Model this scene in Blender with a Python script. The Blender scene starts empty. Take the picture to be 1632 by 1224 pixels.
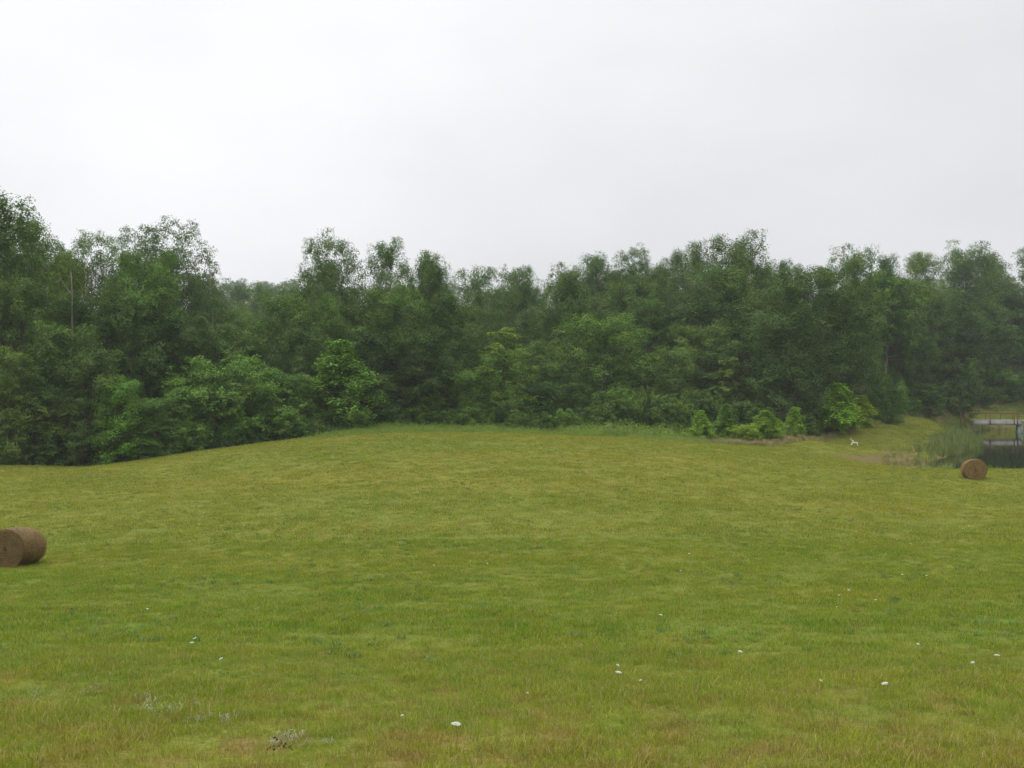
import bpy, math, random
import numpy as np
from mathutils import Vector, Matrix

S = bpy.context.scene
C = S.collection
PI = math.pi
F = 1567.0           # focal length of the photograph in its own pixels
CX, CY = 816.0, 612.0

# ------------------------------------------------------------------ camera
cam_d = bpy.data.cameras.new('camera'); cam = bpy.data.objects.new('camera', cam_d); C.objects.link(cam)
cam.location = (0, 0, 0); cam.rotation_euler = (PI/2, 0, 0)
cam_d.sensor_width = 36.0; cam_d.lens = 36.0*F/1632.0
cam_d.clip_start = 0.1; cam_d.clip_end = 6000
S.camera = cam

# ------------------------------------------------------------------ sky and sun
SUN_EL, SUN_AZ = 58.0, -35.0      # behind thick cloud, upper left
W = bpy.data.worlds.new('World'); S.world = W; W.use_nodes = True
nt = W.node_tree; nt.nodes.clear()
def N(nt, t, **k):
    n = nt.nodes.new(t)
    for a, b in k.items(): setattr(n, a, b)
    return n
def L(nt, a, b): nt.links.new(a, b)
def mth(nt, op, a, b=None, c=None, clamp=False):
    n = nt.nodes.new('ShaderNodeMath'); n.operation = op; n.use_clamp = clamp
    for i, v in enumerate((a, b, c)):
        if v is None: continue
        if isinstance(v, (int, float)): n.inputs[i].default_value = v
        else: nt.links.new(v, n.inputs[i])
    return n.outputs[0]
def mixc(nt, f, a, b, mode='MIX'):
    n = nt.nodes.new('ShaderNodeMix'); n.data_type = 'RGBA'; n.blend_type = mode
    for s, v in ((n.inputs[0], f), (n.inputs[6], a), (n.inputs[7], b)):
        if isinstance(v, (int, float)): s.default_value = v
        elif isinstance(v, (tuple, list)): s.default_value = (*v, 1) if len(v) == 3 else v
        else: nt.links.new(v, s)
    return n.outputs[2]
def mrange(nt, v, a, b, c, d):
    n = nt.nodes.new('ShaderNodeMapRange'); n.clamp = True
    L(nt, v, n.inputs[0])
    for i, q in zip((1, 2, 3, 4), (a, b, c, d)): n.inputs[i].default_value = q
    return n.outputs[0]
def noise(nt, vec, scale, detail=3, rough=.55):
    n = nt.nodes.new('ShaderNodeTexNoise'); n.inputs['Scale'].default_value = scale
    n.inputs['Detail'].default_value = detail; n.inputs['Roughness'].default_value = rough
    if vec is not None: L(nt, vec, n.inputs['Vector'])
    return n.outputs[0]

sky = N(nt, 'ShaderNodeTexSky', sky_type='NISHITA', sun_disc=False)
sky.sun_elevation = math.radians(SUN_EL); sky.sun_rotation = math.radians(SUN_AZ)
sky.dust_density = 3.0
tc = N(nt, 'ShaderNodeTexCoord')
sep = N(nt, 'ShaderNodeSeparateXYZ'); L(nt, tc.outputs['Generated'], sep.inputs[0])
up = mth(nt, 'MAXIMUM', sep.outputs[2], 0.0)
mp = N(nt, 'ShaderNodeMapping'); mp.inputs['Scale'].default_value = (1, 1, 2.2)
L(nt, tc.outputs['Generated'], mp.inputs[0])
c1 = noise(nt, mp.outputs[0], 2.1, 4, .5)
c2 = noise(nt, mp.outputs[0], 5.5, 4, .5)
# stratus: the overhead deck is thinner to look through, so it brightens towards the zenith
base = mth(nt, 'MULTIPLY_ADD', mth(nt, 'POWER', up, 2.5), 1.4, 0.865)
cl = mth(nt, 'ADD', mth(nt, 'MULTIPLY_ADD', c1, 0.34, -0.17), mth(nt, 'MULTIPLY_ADD', c2, 0.10, -0.05))
# the thin patch of cloud the sun stands behind, broad and soft
side = mth(nt, 'MULTIPLY_ADD', sep.outputs[0], -0.16, 0.0)
vd = N(nt, 'ShaderNodeVectorMath', operation='DOT_PRODUCT'); L(nt, tc.outputs['Generated'], vd.inputs[0]); vd.inputs[1].default_value = (-.375, .915, .14)
thin_patch = mth(nt, 'MULTIPLY', mth(nt, 'POWER', mth(nt, 'MAXIMUM', vd.outputs['Value'], 0.0), 14.0), 0.075)
lum = mth(nt, 'ADD', mth(nt, 'ADD', mth(nt, 'ADD', base, cl), side), thin_patch)
comb = N(nt, 'ShaderNodeCombineColor')
L(nt, mth(nt, 'MULTIPLY', lum, 0.985), comb.inputs[0]); L(nt, mth(nt, 'MULTIPLY', lum, 0.995), comb.inputs[1]); L(nt, mth(nt, 'MULTIPLY', lum, 1.008), comb.inputs[2])
skys = mixc(nt, 1.0, sky.outputs[0], (0.1, 0.1, 0.1), 'MULTIPLY')
mixs = mixc(nt, 0.96, skys, comb.outputs[0])
bg = N(nt, 'ShaderNodeBackground'); bg.inputs[1].default_value = 1.0
L(nt, mixs, bg.inputs[0])
wo = N(nt, 'ShaderNodeOutputWorld'); L(nt, bg.outputs[0], wo.inputs[0])

sd = bpy.data.lights.new('sun', 'SUN'); sun = bpy.data.objects.new('sun', sd); C.objects.link(sun)
sd.energy = 1.5; sd.angle = math.radians(35); sd.color = (1.0, .97, .92)
e, a = math.radians(SUN_EL), math.radians(SUN_AZ)
sdir = Vector((math.sin(a)*math.cos(e), math.cos(a)*math.cos(e), math.sin(e)))
sun.rotation_euler = sdir.to_track_quat('Z', 'Y').to_euler()

S.view_settings.view_transform = 'Standard'; S.view_settings.look = 'None'
S.view_settings.exposure = 0.0; S.view_settings.gamma = 1.0; S.view_settings.use_curve_mapping = False
S.render.engine = 'CYCLES'
cy = S.cycles
cy.max_bounces = 6; cy.diffuse_bounces = 3; cy.glossy_bounces = 2; cy.transmission_bounces = 2
cy.volume_bounces = 0; cy.transparent_max_bounces = 8
cy.use_denoising = True; cy.denoiser = 'OPENIMAGEDENOISE'; cy.denoising_prefilter = 'ACCURATE'
cy.use_adaptive_sampling = False
cy.caustics_reflective = False; cy.caustics_refractive = False

# ------------------------------------------------------------------ helpers
def at(col, row, Y): return ((col-CX)/F*Y, Y, (CY-row)/F*Y)

def tag(o, label=None, cat=None, group=None, kind=None):
    if label: o['label'] = label
    if cat: o['category'] = cat
    if group: o['group'] = group
    if kind: o['kind'] = kind
    return o
def link(name, me, parent=None, mat=None):
    o = bpy.data.objects.new(name, me); C.objects.link(o)
    if parent is not None: o.parent = parent
    if mat is not None and me is not None and not me.materials: me.materials.append(mat)
    return o
def empty(name, loc=(0, 0, 0), rz=0):
    o = bpy.data.objects.new(name, None); C.objects.link(o); o.location = loc; o.rotation_euler = (0, 0, rz)
    o.empty_display_size = .2
    return o
def mesh_np(name, V, faces, mat=None, smooth=False):
    """V (n,3); faces (m,k) array (one k) or list of such arrays."""
    if isinstance(faces, np.ndarray): faces = [faces]
    me = bpy.data.meshes.new(name)
    me.vertices.add(len(V)); me.vertices.foreach_set('co', np.ascontiguousarray(V, dtype=np.float32).ravel())
    tot = np.concatenate([np.full(len(f), f.shape[1], dtype=np.int32) for f in faces])
    idx = np.concatenate([f.ravel() for f in faces]).astype(np.int32)
    st = np.concatenate([[0], np.cumsum(tot)[:-1]]).astype(np.int32)
    me.loops.add(len(idx)); me.loops.foreach_set('vertex_index', idx)
    me.polygons.add(len(tot)); me.polygons.foreach_set('loop_start', st); me.polygons.foreach_set('loop_total', tot)
    if smooth: me.polygons.foreach_set('use_smooth', np.ones(len(tot), dtype=bool))
    me.update(calc_edges=True)
    if mat: me.materials.append(mat)
    return me

class MB:
    """collects simple solids into one mesh"""
    def __init__(s): s.v = []; s.f = {3: [], 4: []}; s.n = 0
    def add(s, V, Fq):
        V = np.asarray(V, float); s.v.append(V)
        for f in Fq:
            f = [int(i)+s.n for i in f]
            if len(f) in (3, 4): s.f[len(f)].append(f)
            else:
                for i in range(1, len(f)-1): s.f[3].append([f[0], f[i], f[i+1]])
        s.n += len(V)
    def box(s, x0, x1, y0, y1, z0, z1, M=None):
        V = np.array([[x, y, z] for z in (z0, z1) for y in (y0, y1) for x in (x0, x1)], float)
        if M is not None: V = np.array([M @ Vector(p) for p in V])
        s.add(V, [(0, 2, 3, 1), (4, 5, 7, 6), (0, 1, 5, 4), (2, 6, 7, 3), (0, 4, 6, 2), (1, 3, 7, 5)])
    def tube(s, P, R, n=6, cap=True):
        P = [Vector(p) for p in P]; V = []; m = len(P)
        if isinstance(R, (int, float)): R = [R]*m
        t0 = (P[1]-P[0]).normalized(); u = t0.orthogonal().normalized()
        for i in range(m):
            t = (P[min(i+1, m-1)]-P[max(i-1, 0)]).normalized()
            u = (u - t*u.dot(t)).normalized(); w = t.cross(u)
            for k in range(n):
                a = 2*PI*k/n
                V.append(P[i]+(u*math.cos(a)+w*math.sin(a))*R[i])
        Fq = [(i*n+k, i*n+(k+1) % n, (i+1)*n+(k+1) % n, (i+1)*n+k) for i in range(m-1) for k in range(n)]
        if cap: Fq += [tuple(range(n))[::-1], tuple((m-1)*n+k for k in range(n))]
        s.add(V, Fq)
    def build(s, name, mat=None, smooth=False):
        fs = [np.array(s.f[k], dtype=np.int32) for k in (3, 4) if s.f[k]]
        return mesh_np(name, np.concatenate(s.v), fs, mat, smooth)

# value noise in numpy
def vnoise(x, y, seed=0):
    xi = np.floor(x).astype(np.int64); yi = np.floor(y).astype(np.int64); xf = x-xi; yf = y-yi
    def h(a, b):
        n = (a*374761393 + b*668265263 + seed*1442695041) & 0x7fffffff
        n = ((n ^ (n >> 13))*1274126177) & 0x7fffffff
        return ((n ^ (n >> 16)) & 0xffff)/65535.0
    u = xf*xf*(3-2*xf); v = yf*yf*(3-2*yf)
    return (h(xi, yi)*(1-u)+h(xi+1, yi)*u)*(1-v)+(h(xi, yi+1)*(1-u)+h(xi+1, yi+1)*u)*v

# ------------------------------------------------------------------ terrain
WATER = -7.2
ctrl = []
def cp(col, row, Y): ctrl.append(at(col, row, Y))
def cz(x, y, z): ctrl.append((x, y, z))
for x in (-12, 0, 12): cz(x, -6, -1.0); cz(x, 0, -1.6)
for x in (-40, 40): cz(x, 0, -1.8)
for x in (-60, 0, 60): cz(x, -40, 1.2)
for c in (0, 816, 1632): cp(c, 1222, 7); cp(c, 1076, 12.2); cp(c, 978, 20)
cp(0, 903, 31); cp(816, 892, 31); cp(1632, 894, 31); cz(-40, 30, -6); cz(45, 30, -6)
cp(0, 824, 45); cp(500, 812, 45); cp(1100, 812, 45); cp(1632, 828, 45)
cp(0, 774, 60); cp(400, 758, 60); cp(700, 742, 60); cp(1000, 748, 60); cp(1300, 767, 60); cp(1632, 776, 60)
cp(0, 744, 74); cp(130, 745, 74); cp(230, 733, 75); cp(350, 716, 77); cp(450, 704, 79); cp(560, 693, 81)
cp(700, 691, 81); cp(800, 693, 81); cp(930, 698, 80); cp(1060, 706, 79); cp(1200, 722, 77); cp(1330, 738, 74); cp(1400, 747, 72); cp(1500, 751, 70); cp(1632, 749, 70)
cp(0, 750, 84); cp(150, 745, 84); cp(350, 722, 86)
cp(560, 692, 90); cp(700, 694, 92); cp(900, 700, 94); cp(1060, 705, 92)
cp(1150, 709, 88); cp(1230, 717, 84); cp(1300, 711, 92); cp(1361, 711, 100); cp(1250, 697, 98); cp(1330, 688, 108); cp(1180, 703, 96); cp(1400, 676, 118)
cp(1410, 746, 81); cp(1470, 750, 82); cp(1400, 722, 92); cp(1440, 722, 92); cp(1450, 703, 105); cp(1500, 686, 120); cp(1560, 668, 136)
cp(1440, 669, 130); cp(1480, 665, 140); cp(1560, 652, 160); cp(1632, 644, 174)
cz(50, 74, -6.3); cz(75, 70, -6.2); cz(110, 74, -6.0)
cz(105, 182, -3.4); cz(150, 180, -3.0); cz(150, 80, -5)
for x, y, z in ((-90, 75, -6), (-60, 105, -7), (-20, 108, -7.8), (5, 108, -8), (25, 112, -7.2), (50, 130, -5.6), 
                (-90, 130, -6), (-40, 140, -7), (0, 140, -6), (25, 145, -4), (60, 160, -2.5), (110, 210, 0),
                (-120, 200, -2), (-60, 200, -4), (-15, 200, -2), (30, 190, 2), (80, 220, 4), (-60, 330, 12), (0, 320, 6), (100, 320, 10),
                (-300, 300, 14), (300, 300, 14), (-300, 0, 0), (300, 0, 0), (-60, 600, 20), (-500, 900, 66), (-250, 900, 68), (0, 900, 68), (300, 900, 66), (0, 1300, 70), (-400, 1300, 70), (600, 700, 50)): cz(x, y, z)
CT = np.array(ctrl, float)
def tps_k(r2): return np.where(r2 > 0, r2*np.log(np.maximum(r2, 1e-9)), 0)
n_ = len(CT); D2 = ((CT[:, None, :2]-CT[None, :, :2])**2).sum(-1)/1e4
A = np.zeros((n_+3, n_+3)); A[:n_, :n_] = tps_k(D2)+np.eye(n_)*2e-5; A[:n_, n_] = 1; A[:n_, n_+1:] = CT[:, :2]/100; A[n_:, :n_] = A[:n_, n_:].T
SOL = np.linalg.solve(A, np.concatenate([CT[:, 2], [0, 0, 0]]))
POND = np.array([(36, 85), (36.5, 79), (45, 76.5), (70, 75), (105, 78), (125, 100), (128, 140), (112, 163), (88, 163), (76, 157), (68.5, 149), (60, 131), (54.5, 116), (46, 102), (39.5, 92)], float)
def poly_sd(x, y, P):
    """signed distance, negative inside"""
    d = np.full(x.shape, 1e9); ins = np.zeros(x.shape, bool); m = len(P)
    for i in range(m):
        ax, ay = P[i]; bx, by = P[(i+1) % m]; ex, ey = bx-ax, by-ay
        t = np.clip(((x-ax)*ex+(y-ay)*ey)/(ex*ex+ey*ey), 0, 1)
        d = np.minimum(d, np.hypot(x-ax-t*ex, y-ay-t*ey))
        c = ((ay > y) != (by > y)) & (x < (bx-ax)*(y-ay)/(by-ay+1e-12)+ax); ins ^= c
    return np.where(ins, -d, d)
def zt(x, y):
    x = np.atleast_1d(np.asarray(x, float)); y = np.atleast_1d(np.asarray(y, float)); sh = x.shape
    x = x.ravel(); y = y.ravel(); out = np.zeros(len(x))
    for i in range(0, len(x), 20000):
        a, b = x[i:i+20000], y[i:i+20000]
        r2 = ((a[:, None]-CT[None, :, 0])**2+(b[:, None]-CT[None, :, 1])**2)/1e4
        out[i:i+20000] = tps_k(r2) @ SOL[:n_]+SOL[n_]+SOL[n_+1]*a/100+SOL[n_+2]*b/100
    out += (vnoise(x*.9, y*.9, 3)-.5)*.05+(vnoise(x*.22, y*.22, 5)-.5)*.12
    sd_ = poly_sd(x, y, POND)+(vnoise(x*.45, y*.45, 9)-.5)*1.4
    cap = np.where(sd_ > 0, WATER+sd_*.42, WATER+np.maximum(sd_*.45, -1.6))
    t = np.clip(sd_/9, 0, 1)
    near = sd_ < 9
    out = np.where(near, np.minimum(out, cap*(1-t*t)+np.maximum(out, cap)*t*t), out)
    return out.reshape(sh)
def z1(x, y): return float(zt(x, y)[0])

def axis(segs):
    out = []
    for a, b, s in segs: out += list(np.arange(a, b, s))
    return np.array(out+[segs[-1][1]])
gx = axis([(-900, -300, 40), (-300, -90, 8), (-90, -30, 1.5), (-30, 130, .8), (130, 300, 8), (300, 940, 40)])
gy = axis([(-300, -20, 20), (-20, 4, 2), (4, 30, .6), (30, 175, .8), (175, 330, 5), (330, 1600, 45)])
GX, GY = np.meshgrid(gx, gy); GZ = zt(GX, GY)
nx, ny = len(gx), len(gy)
ii, jj = np.meshgrid(np.arange(nx-1), np.arange(ny-1)); q = (jj*nx+ii).ravel()
quads = np.stack([q, q+1, q+nx+1, q+nx], 1)

# field edge: where the wood (and its leaf litter) starts, as y over x
EDGE = np.array([(-400, 90), (-70, 76), (-40, 76.5), (-30, 77), (-23, 79.5), (-15, 84), (-6, 91), (4, 94.5), (12, 94), (20, 95.5), (27, 97.5), (36, 110), (44, 122), (55, 140), (66, 154), (77, 167), (90, 179), (130, 205), (400, 260)], float)
def edge_y(x): return np.interp(x, EDGE[:, 0], EDGE[:, 1])
wood = np.clip((GY-edge_y(GX)+(vnoise(GX*.5, GY*.5, 2)-.5)*3)/2.0, 0, 1)
# bare red-brown soil: the worn bank corner, the scrape beside the mown strip
def ell(x, y, cx, cy_, rx, ry, ang=0):
    c, s = math.cos(ang), math.sin(ang); u = ((x-cx)*c+(y-cy_)*s)/rx; v = (-(x-cx)*s+(y-cy_)*c)/ry
    return np.clip(1.35-np.hypot(u, v), 0, 1)
def soil_at(x, y):
    n = vnoise(x*.7, y*.7, 12)*.6+vnoise(x*2.1, y*2.1, 13)*.4
    s = np.maximum.reduce([ell(x, y, 24.5, 85.5, 3.2, 2.2, .1)*.75, ell(x, y, 34.0, 87.5, 3.6, 4.5, .2)*1.2, ell(x, y, 30.5, 86.5, 2.6, 2.9, .2)*1.1, ell(x, y, 36.5, 91, 2.5, 5, .3)*.9, ell(x, y, 43.5, 104, 2.0, 1.5)*.7])
    sdp = poly_sd(x, y, POND)
    s = np.maximum(s, np.clip(1-(sdp-.2)/1.4, 0, 1)*.8)
    return np.clip((s+n*.7-.75)*2.2, 0, 1)
soil = soil_at(GX, GY)

# ------------------------------------------------------------------ materials
def newmat(name):
    m = bpy.data.materials.new(name); m.use_nodes = True; t = m.node_tree; t.nodes.clear()
    o = N(t, 'ShaderNodeOutputMaterial'); return m, t, o
def simple(name, col, rough=.7, spec=.3, var=.15, nscale=8, metallic=0, bump=0):
    m, t, o = newmat(name); p = N(t, 'ShaderNodeBsdfPrincipled')
    g = N(t, 'ShaderNodeTexCoord')
    n = noise(t, g.outputs['Object'], nscale, 4, .6)
    c = mixc(t, n, tuple(x*(1-var*1.6) for x in col), tuple(min(1, x*(1+var*1.6)) for x in col))
    L(t, c, p.inputs['Base Color']); p.inputs['Roughness'].default_value = rough
    p.inputs['Specular IOR Level'].default_value = spec; p.inputs['Metallic'].default_value = metallic
    if bump:
        b = N(t, 'ShaderNodeBump'); b.inputs['Strength'].default_value = bump; b.inputs['Distance'].default_value = .02
        L(t, noise(t, g.outputs['Object'], nscale*4, 4), b.inputs['Height']); L(t, b.outputs[0], p.inputs['Normal'])
    L(t, p.outputs[0], o.inputs[0]); return m

GREEN = (.150, .266, .018); YEL = (.318, .328, .030); STRAW = (.340, .225, .070)
def grass_colour(t):
    """colour of the sward by place: drier on the dome and right under the viewer, patches and streaks"""
    g = N(t, 'ShaderNodeNewGeometry')
    flat = N(t, 'ShaderNodeMapping'); flat.inputs['Scale'].default_value = (1, 1, 0); L(t, g.outputs['Position'], flat.inputs[0])
    st = N(t, 'ShaderNodeMapping'); st.inputs['Scale'].default_value = (.35, 1.0, 0); L(t, g.outputs['Position'], st.inputs[0])
    sp = N(t, 'ShaderNodeSeparateXYZ'); L(t, g.outputs['Position'], sp.inputs[0])
    n1 = noise(t, st.outputs[0], .12, 4, .6)
    n2 = noise(t, flat.outputs[0], .9, 4, .65)
    n3 = noise(t, flat.outputs[0], 4.5, 3, .6)
    y1 = mrange(t, sp.outputs[1], 22, 52, 0, .22)
    y2 = mrange(t, sp.outputs[1], 7, 13, .17, 0)
    yy = mth(t, 'ADD', y1, y2)
    y3 = mrange(t, sp.outputs[1], 84, 96, 0, .06)
    yy = mth(t, 'SUBTRACT', yy, y3)
    v = mth(t, 'ADD', mth(t, 'MULTIPLY_ADD', n1, .9, -.45), yy)
    v = mth(t, 'ADD', v, mth(t, 'MULTIPLY_ADD', n2, 1.1, -.55))
    v = mth(t, 'ADD', v, mth(t, 'MULTIPLY_ADD', n3, .6, -.3))
    f1 = mrange(t, v, -.28, .42, 0, 1)
    c = mixc(t, f1, GREEN, YEL)
    nb = noise(t, flat.outputs[0], 1.7, 5, .7)
    w = mth(t, 'ADD', nb, mth(t, 'MULTIPLY', y2, .55))
    w = mth(t, 'ADD', w, mth(t, 'MULTIPLY', n1, .12))
    f2 = mrange(t, w, .60, .78, 0, .8)
    return mixc(t, f2, c, STRAW), g, flat

def ground_mat():
    m, t, o = newmat('meadow_ground'); p = N(t, 'ShaderNodeBsdfPrincipled')
    c, g, flat = grass_colour(t)
    n = noise(t, flat.outputs[0], 14, 4, .7)
    c = mixc(t, mrange(t, n, .3, .7, .15, .75), (.060, .050, .024), c)
    aw = N(t, 'ShaderNodeAttribute', attribute_name='wood'); so = N(t, 'ShaderNodeAttribute', attribute_name='soil')
    n4 = noise(t, flat.outputs[0], 5, 4, .7)
    lit = mixc(t, n4, (.035, .026, .015), (.075, .055, .028))
    c = mixc(t, aw.outputs['Fac'], c, lit)
    sc = mixc(t, n4, (.10, .066, .035), (.20, .135, .072))
    c = mixc(t, mth(t, 'MULTIPLY', so.outputs['Fac'], .9), c, sc)
    L(t, c, p.inputs['Base Color']); p.inputs['Roughness'].default_value = .95; p.inputs['Specular IOR Level'].default_value = .1
    b = N(t, 'ShaderNodeBump'); b.inputs['Strength'].default_value = .6; b.inputs['Distance'].default_value = .04
    L(t, n, b.inputs['Height']); L(t, b.outputs[0], p.inputs['Normal'])
    L(t, p.outputs[0], o.inputs[0]); return m

def thin(name, colour_fn, trans=.35, gloss=.06, rough=.5):
    m, t, o = newmat(name)
    c = colour_fn(t)
    d = N(t, 'ShaderNodeBsdfDiffuse'); tr = N(t, 'ShaderNodeBsdfTranslucent'); gl = N(t, 'ShaderNodeBsdfGlossy')
    L(t, c, d.inputs[0])
    L(t, mixc(t, 1.0, c, (1.1, 1.15, .7), 'MULTIPLY'), tr.inputs[0])
    gl.inputs['Roughness'].default_value = rough; gl.inputs[0].default_value = (.85, .9, .85, 1)
    a = N(t, 'ShaderNodeMixShader'); a.inputs[0].default_value = trans
    L(t, d.outputs[0], a.inputs[1]); L(t, tr.outputs[0], a.inputs[2])
    b = N(t, 'ShaderNodeMixShader'); b.inputs[0].default_value = gloss
    L(t, a.outputs[0], b.inputs[1]); L(t, gl.outputs[0], b.inputs[2]); L(t, b.outputs[0], o.inputs[0])
    return m

def blade_colour(t):
    c, g, flat = grass_colour(t)
    at_ = N(t, 'ShaderNodeAttribute', attribute_name='dry')      # per blade
    c = mixc(t, mrange(t, at_.outputs['Fac'], .76, .95, 0, .85), c, (.42, .31, .16))
    c = mixc(t, mrange(t, at_.outputs['Fac'], 0, .5, .45, 0), c, (.070, .150, .016))
    oi = N(t, 'ShaderNodeObjectInfo')
    br = mrange(t, oi.outputs['Random'], 0, 1, .72, 1.22)
    hs = N(t, 'ShaderNodeHueSaturation'); L(t, br, hs.inputs['Value']); L(t, c, hs.inputs['Color'])
    return hs.outputs[0]
def flat_colour(*cols, scale=1.5, attr=True):
    def fn(t):
        g = N(t, 'ShaderNodeNewGeometry'); n = noise(t, g.outputs['Position'], scale, 3, .6)
        c = mixc(t, mrange(t, n, .35, .65, 0, 1), cols[0], cols[1])
        if len(cols) > 2:
            a_ = N(t, 'ShaderNodeAttribute', attribute_name='dry'); c = mixc(t, mrange(t, a_.outputs['Fac'], .6, 1, 0, .9), c, cols[2])
        oi = N(t, 'ShaderNodeObjectInfo')
        hs = N(t, 'ShaderNodeHueSaturation'); L(t, mrange(t, oi.outputs['Random'], 0, 1, .75, 1.2), hs.inputs['Value']); L(t, c, hs.inputs['Color'])
        return hs.outputs[0]
    return fn
def leaf_colour(t):
    """leaf green of the tree (its object colour) with leaf-to-leaf and spray-to-spray variation"""
    oi = N(t, 'ShaderNodeObjectInfo'); g = N(t, 'ShaderNodeNewGeometry')
    n = noise(t, g.outputs['Position'], .55, 3, .6)
    at_ = N(t, 'ShaderNodeAttribute', attribute_name='dry')
    c = mixc(t, mrange(t, n, .35, .68, 0, .55), oi.outputs['Color'], (.130, .185, .030))
    hs = N(t, 'ShaderNodeHueSaturation'); L(t, c, hs.inputs['Color'])
    L(t, mrange(t, at_.outputs['Fac'], 0, 1, .66, 1.36), hs.inputs['Value'])
    L(t, mrange(t, at_.outputs['Fac'], 0, 1, .512, .488), hs.inputs['Hue'])
    return hs.outputs[0]

M_ground = ground_mat()
M_blade = thin('grass_blade', blade_colour, .30, .008, .7)
M_leaf = thin('tree_leaf', leaf_colour, .22, .02, .5)
def bark_mat(name, a, b):
    m, t, o = newmat(name); p = N(t, 'ShaderNodeBsdfPrincipled'); g = N(t, 'ShaderNodeTexCoord')
    mp = N(t, 'ShaderNodeMapping'); mp.inputs['Scale'].default_value = (6, 6, 1.2); L(t, g.outputs['Object'], mp.inputs[0])
    n = noise(t, mp.outputs[0], 2, 5, .7); L(t, mixc(t, n, a, b), p.inputs['Base Color'])
    p.inputs['Roughness'].default_value = .9
    bm = N(t, 'ShaderNodeBump'); bm.inputs['Strength'].default_value = .7; bm.inputs['Distance'].default_value = .05
    L(t, n, bm.inputs['Height']); L(t, bm.outputs[0], p.inputs['Normal']); L(t, p.outputs[0], o.inputs[0]); return m
M_bark = bark_mat('bark', (.055, .045, .034), (.19, .165, .135))
M_dead = bark_mat('bare_dead_wood', (.14, .125, .10), (.27, .245, .20))

# ------------------------------------------------------------------ ground and water
gme = mesh_np('ground', np.stack([GX, GY, GZ], -1).reshape(-1, 3), quads, M_ground, True)
for nm, arr in (('wood', wood), ('soil', soil)):
    at_ = gme.attributes.new(nm, 'FLOAT', 'POINT'); at_.data.foreach_set('value', arr.astype(np.float32).ravel())
tag(link('ground', gme), 'mown hay meadow rising to a low mound, falling to a pond', kind='structure')

m, t, o = newmat('pond_water'); p = N(t, 'ShaderNodeBsdfPrincipled')
p.inputs['Base Color'].default_value = (.012, .018, .008, 1); p.inputs['Roughness'].default_value = .045; p.inputs['IOR'].default_value = 1.33
g = N(t, 'ShaderNodeTexCoord'); mp = N(t, 'ShaderNodeMapping'); mp.inputs['Scale'].default_value = (1, .6, 1); L(t, g.outputs['Object'], mp.inputs[0])
b = N(t, 'ShaderNodeBump'); b.inputs['Strength'].default_value = .10; b.inputs['Distance'].default_value = .02
L(t, noise(t, mp.outputs[0], 1.6, 3), b.inputs['Height']); L(t, b.outputs[0], p.inputs['Normal']); L(t, p.outputs[0], o.inputs[0])
WP = np.array([(x+(x-80)*.10, y+(y-118)*.10, WATER) for x, y in POND]); mb = MB(); mb.add(WP, [tuple(range(len(WP)))])
WPc = np.vstack([[80, 118, WATER], WP]); k = len(WP)
wf = np.array([[0, 1+i, 1+(i+1) % k] for i in range(k)])
tag(link('pond_water', mesh_np('pond_water', WPc, wf, m)), 'dark still pond water mirroring the trees', kind='structure')

# ------------------------------------------------------------------ trees
rng = np.random.default_rng(7)
def norm(v): return v/np.maximum(np.linalg.norm(v, axis=-1, keepdims=True), 1e-9)
RT = []
def leaves_mesh(name, P, Nn, size, r, aspect=.62, mat=M_leaf, dry=None):
    """P (n,3) leaf bases, Nn (n,3) leaf normals -> kite leaves with a crease"""
    n = len(P); t = norm(np.cross(Nn, r.normal(size=(n, 3)))); b = np.cross(Nn, t)
    s = (size*r.uniform(.6, 1.35, n))[:, None]
    mid = P+t*s*.5
    V = np.stack([P, mid+b*s*aspect*.5+Nn*s*.10, P+t*s - Nn*s*.08, mid-b*s*aspect*.5+Nn*s*.10], 1).reshape(-1, 3)
    i = np.arange(n)*4
    Fq = np.stack([i, i+1, i+2, i+3], 1)
    me = mesh_np(name, V, Fq, mat)
    d = np.repeat(r.uniform(0, 1, n) if dry is None else dry, 4).astype(np.float32)
    a_ = me.attributes.new('dry', 'FLOAT', 'POINT'); a_.data.foreach_set('value', d)
    return me

def profile(kind, u):
    """crown radius (share of the greatest) at height share u of the crown"""
    if kind == 'oak': return np.sqrt(np.maximum(0, 1-(2*u-.95)**2/1.25))*1.0
    if kind == 'tall': return np.minimum(1, .5+u*1.6)*np.sqrt(np.maximum(0.05, 1-u**3))
    if kind == 'cone': return np.maximum(.04, (1-u)**.85)*np.minimum(1, .7+u*2)
    if kind == 'shrub': return np.sqrt(np.maximum(.02, 1-u**2.4))*np.minimum(1, .8+u)
    if kind == 'edge': return np.sqrt(np.maximum(.02, 1-(1.05*u)**2.6))*(.85+.15*np.sin(u*9))
    if kind == 'layer': return np.sqrt(np.maximum(.03, 1-u**3))*(.7+.3*np.cos(u*26))
    return np.sqrt(np.maximum(.02, 1-u*u))

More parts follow.
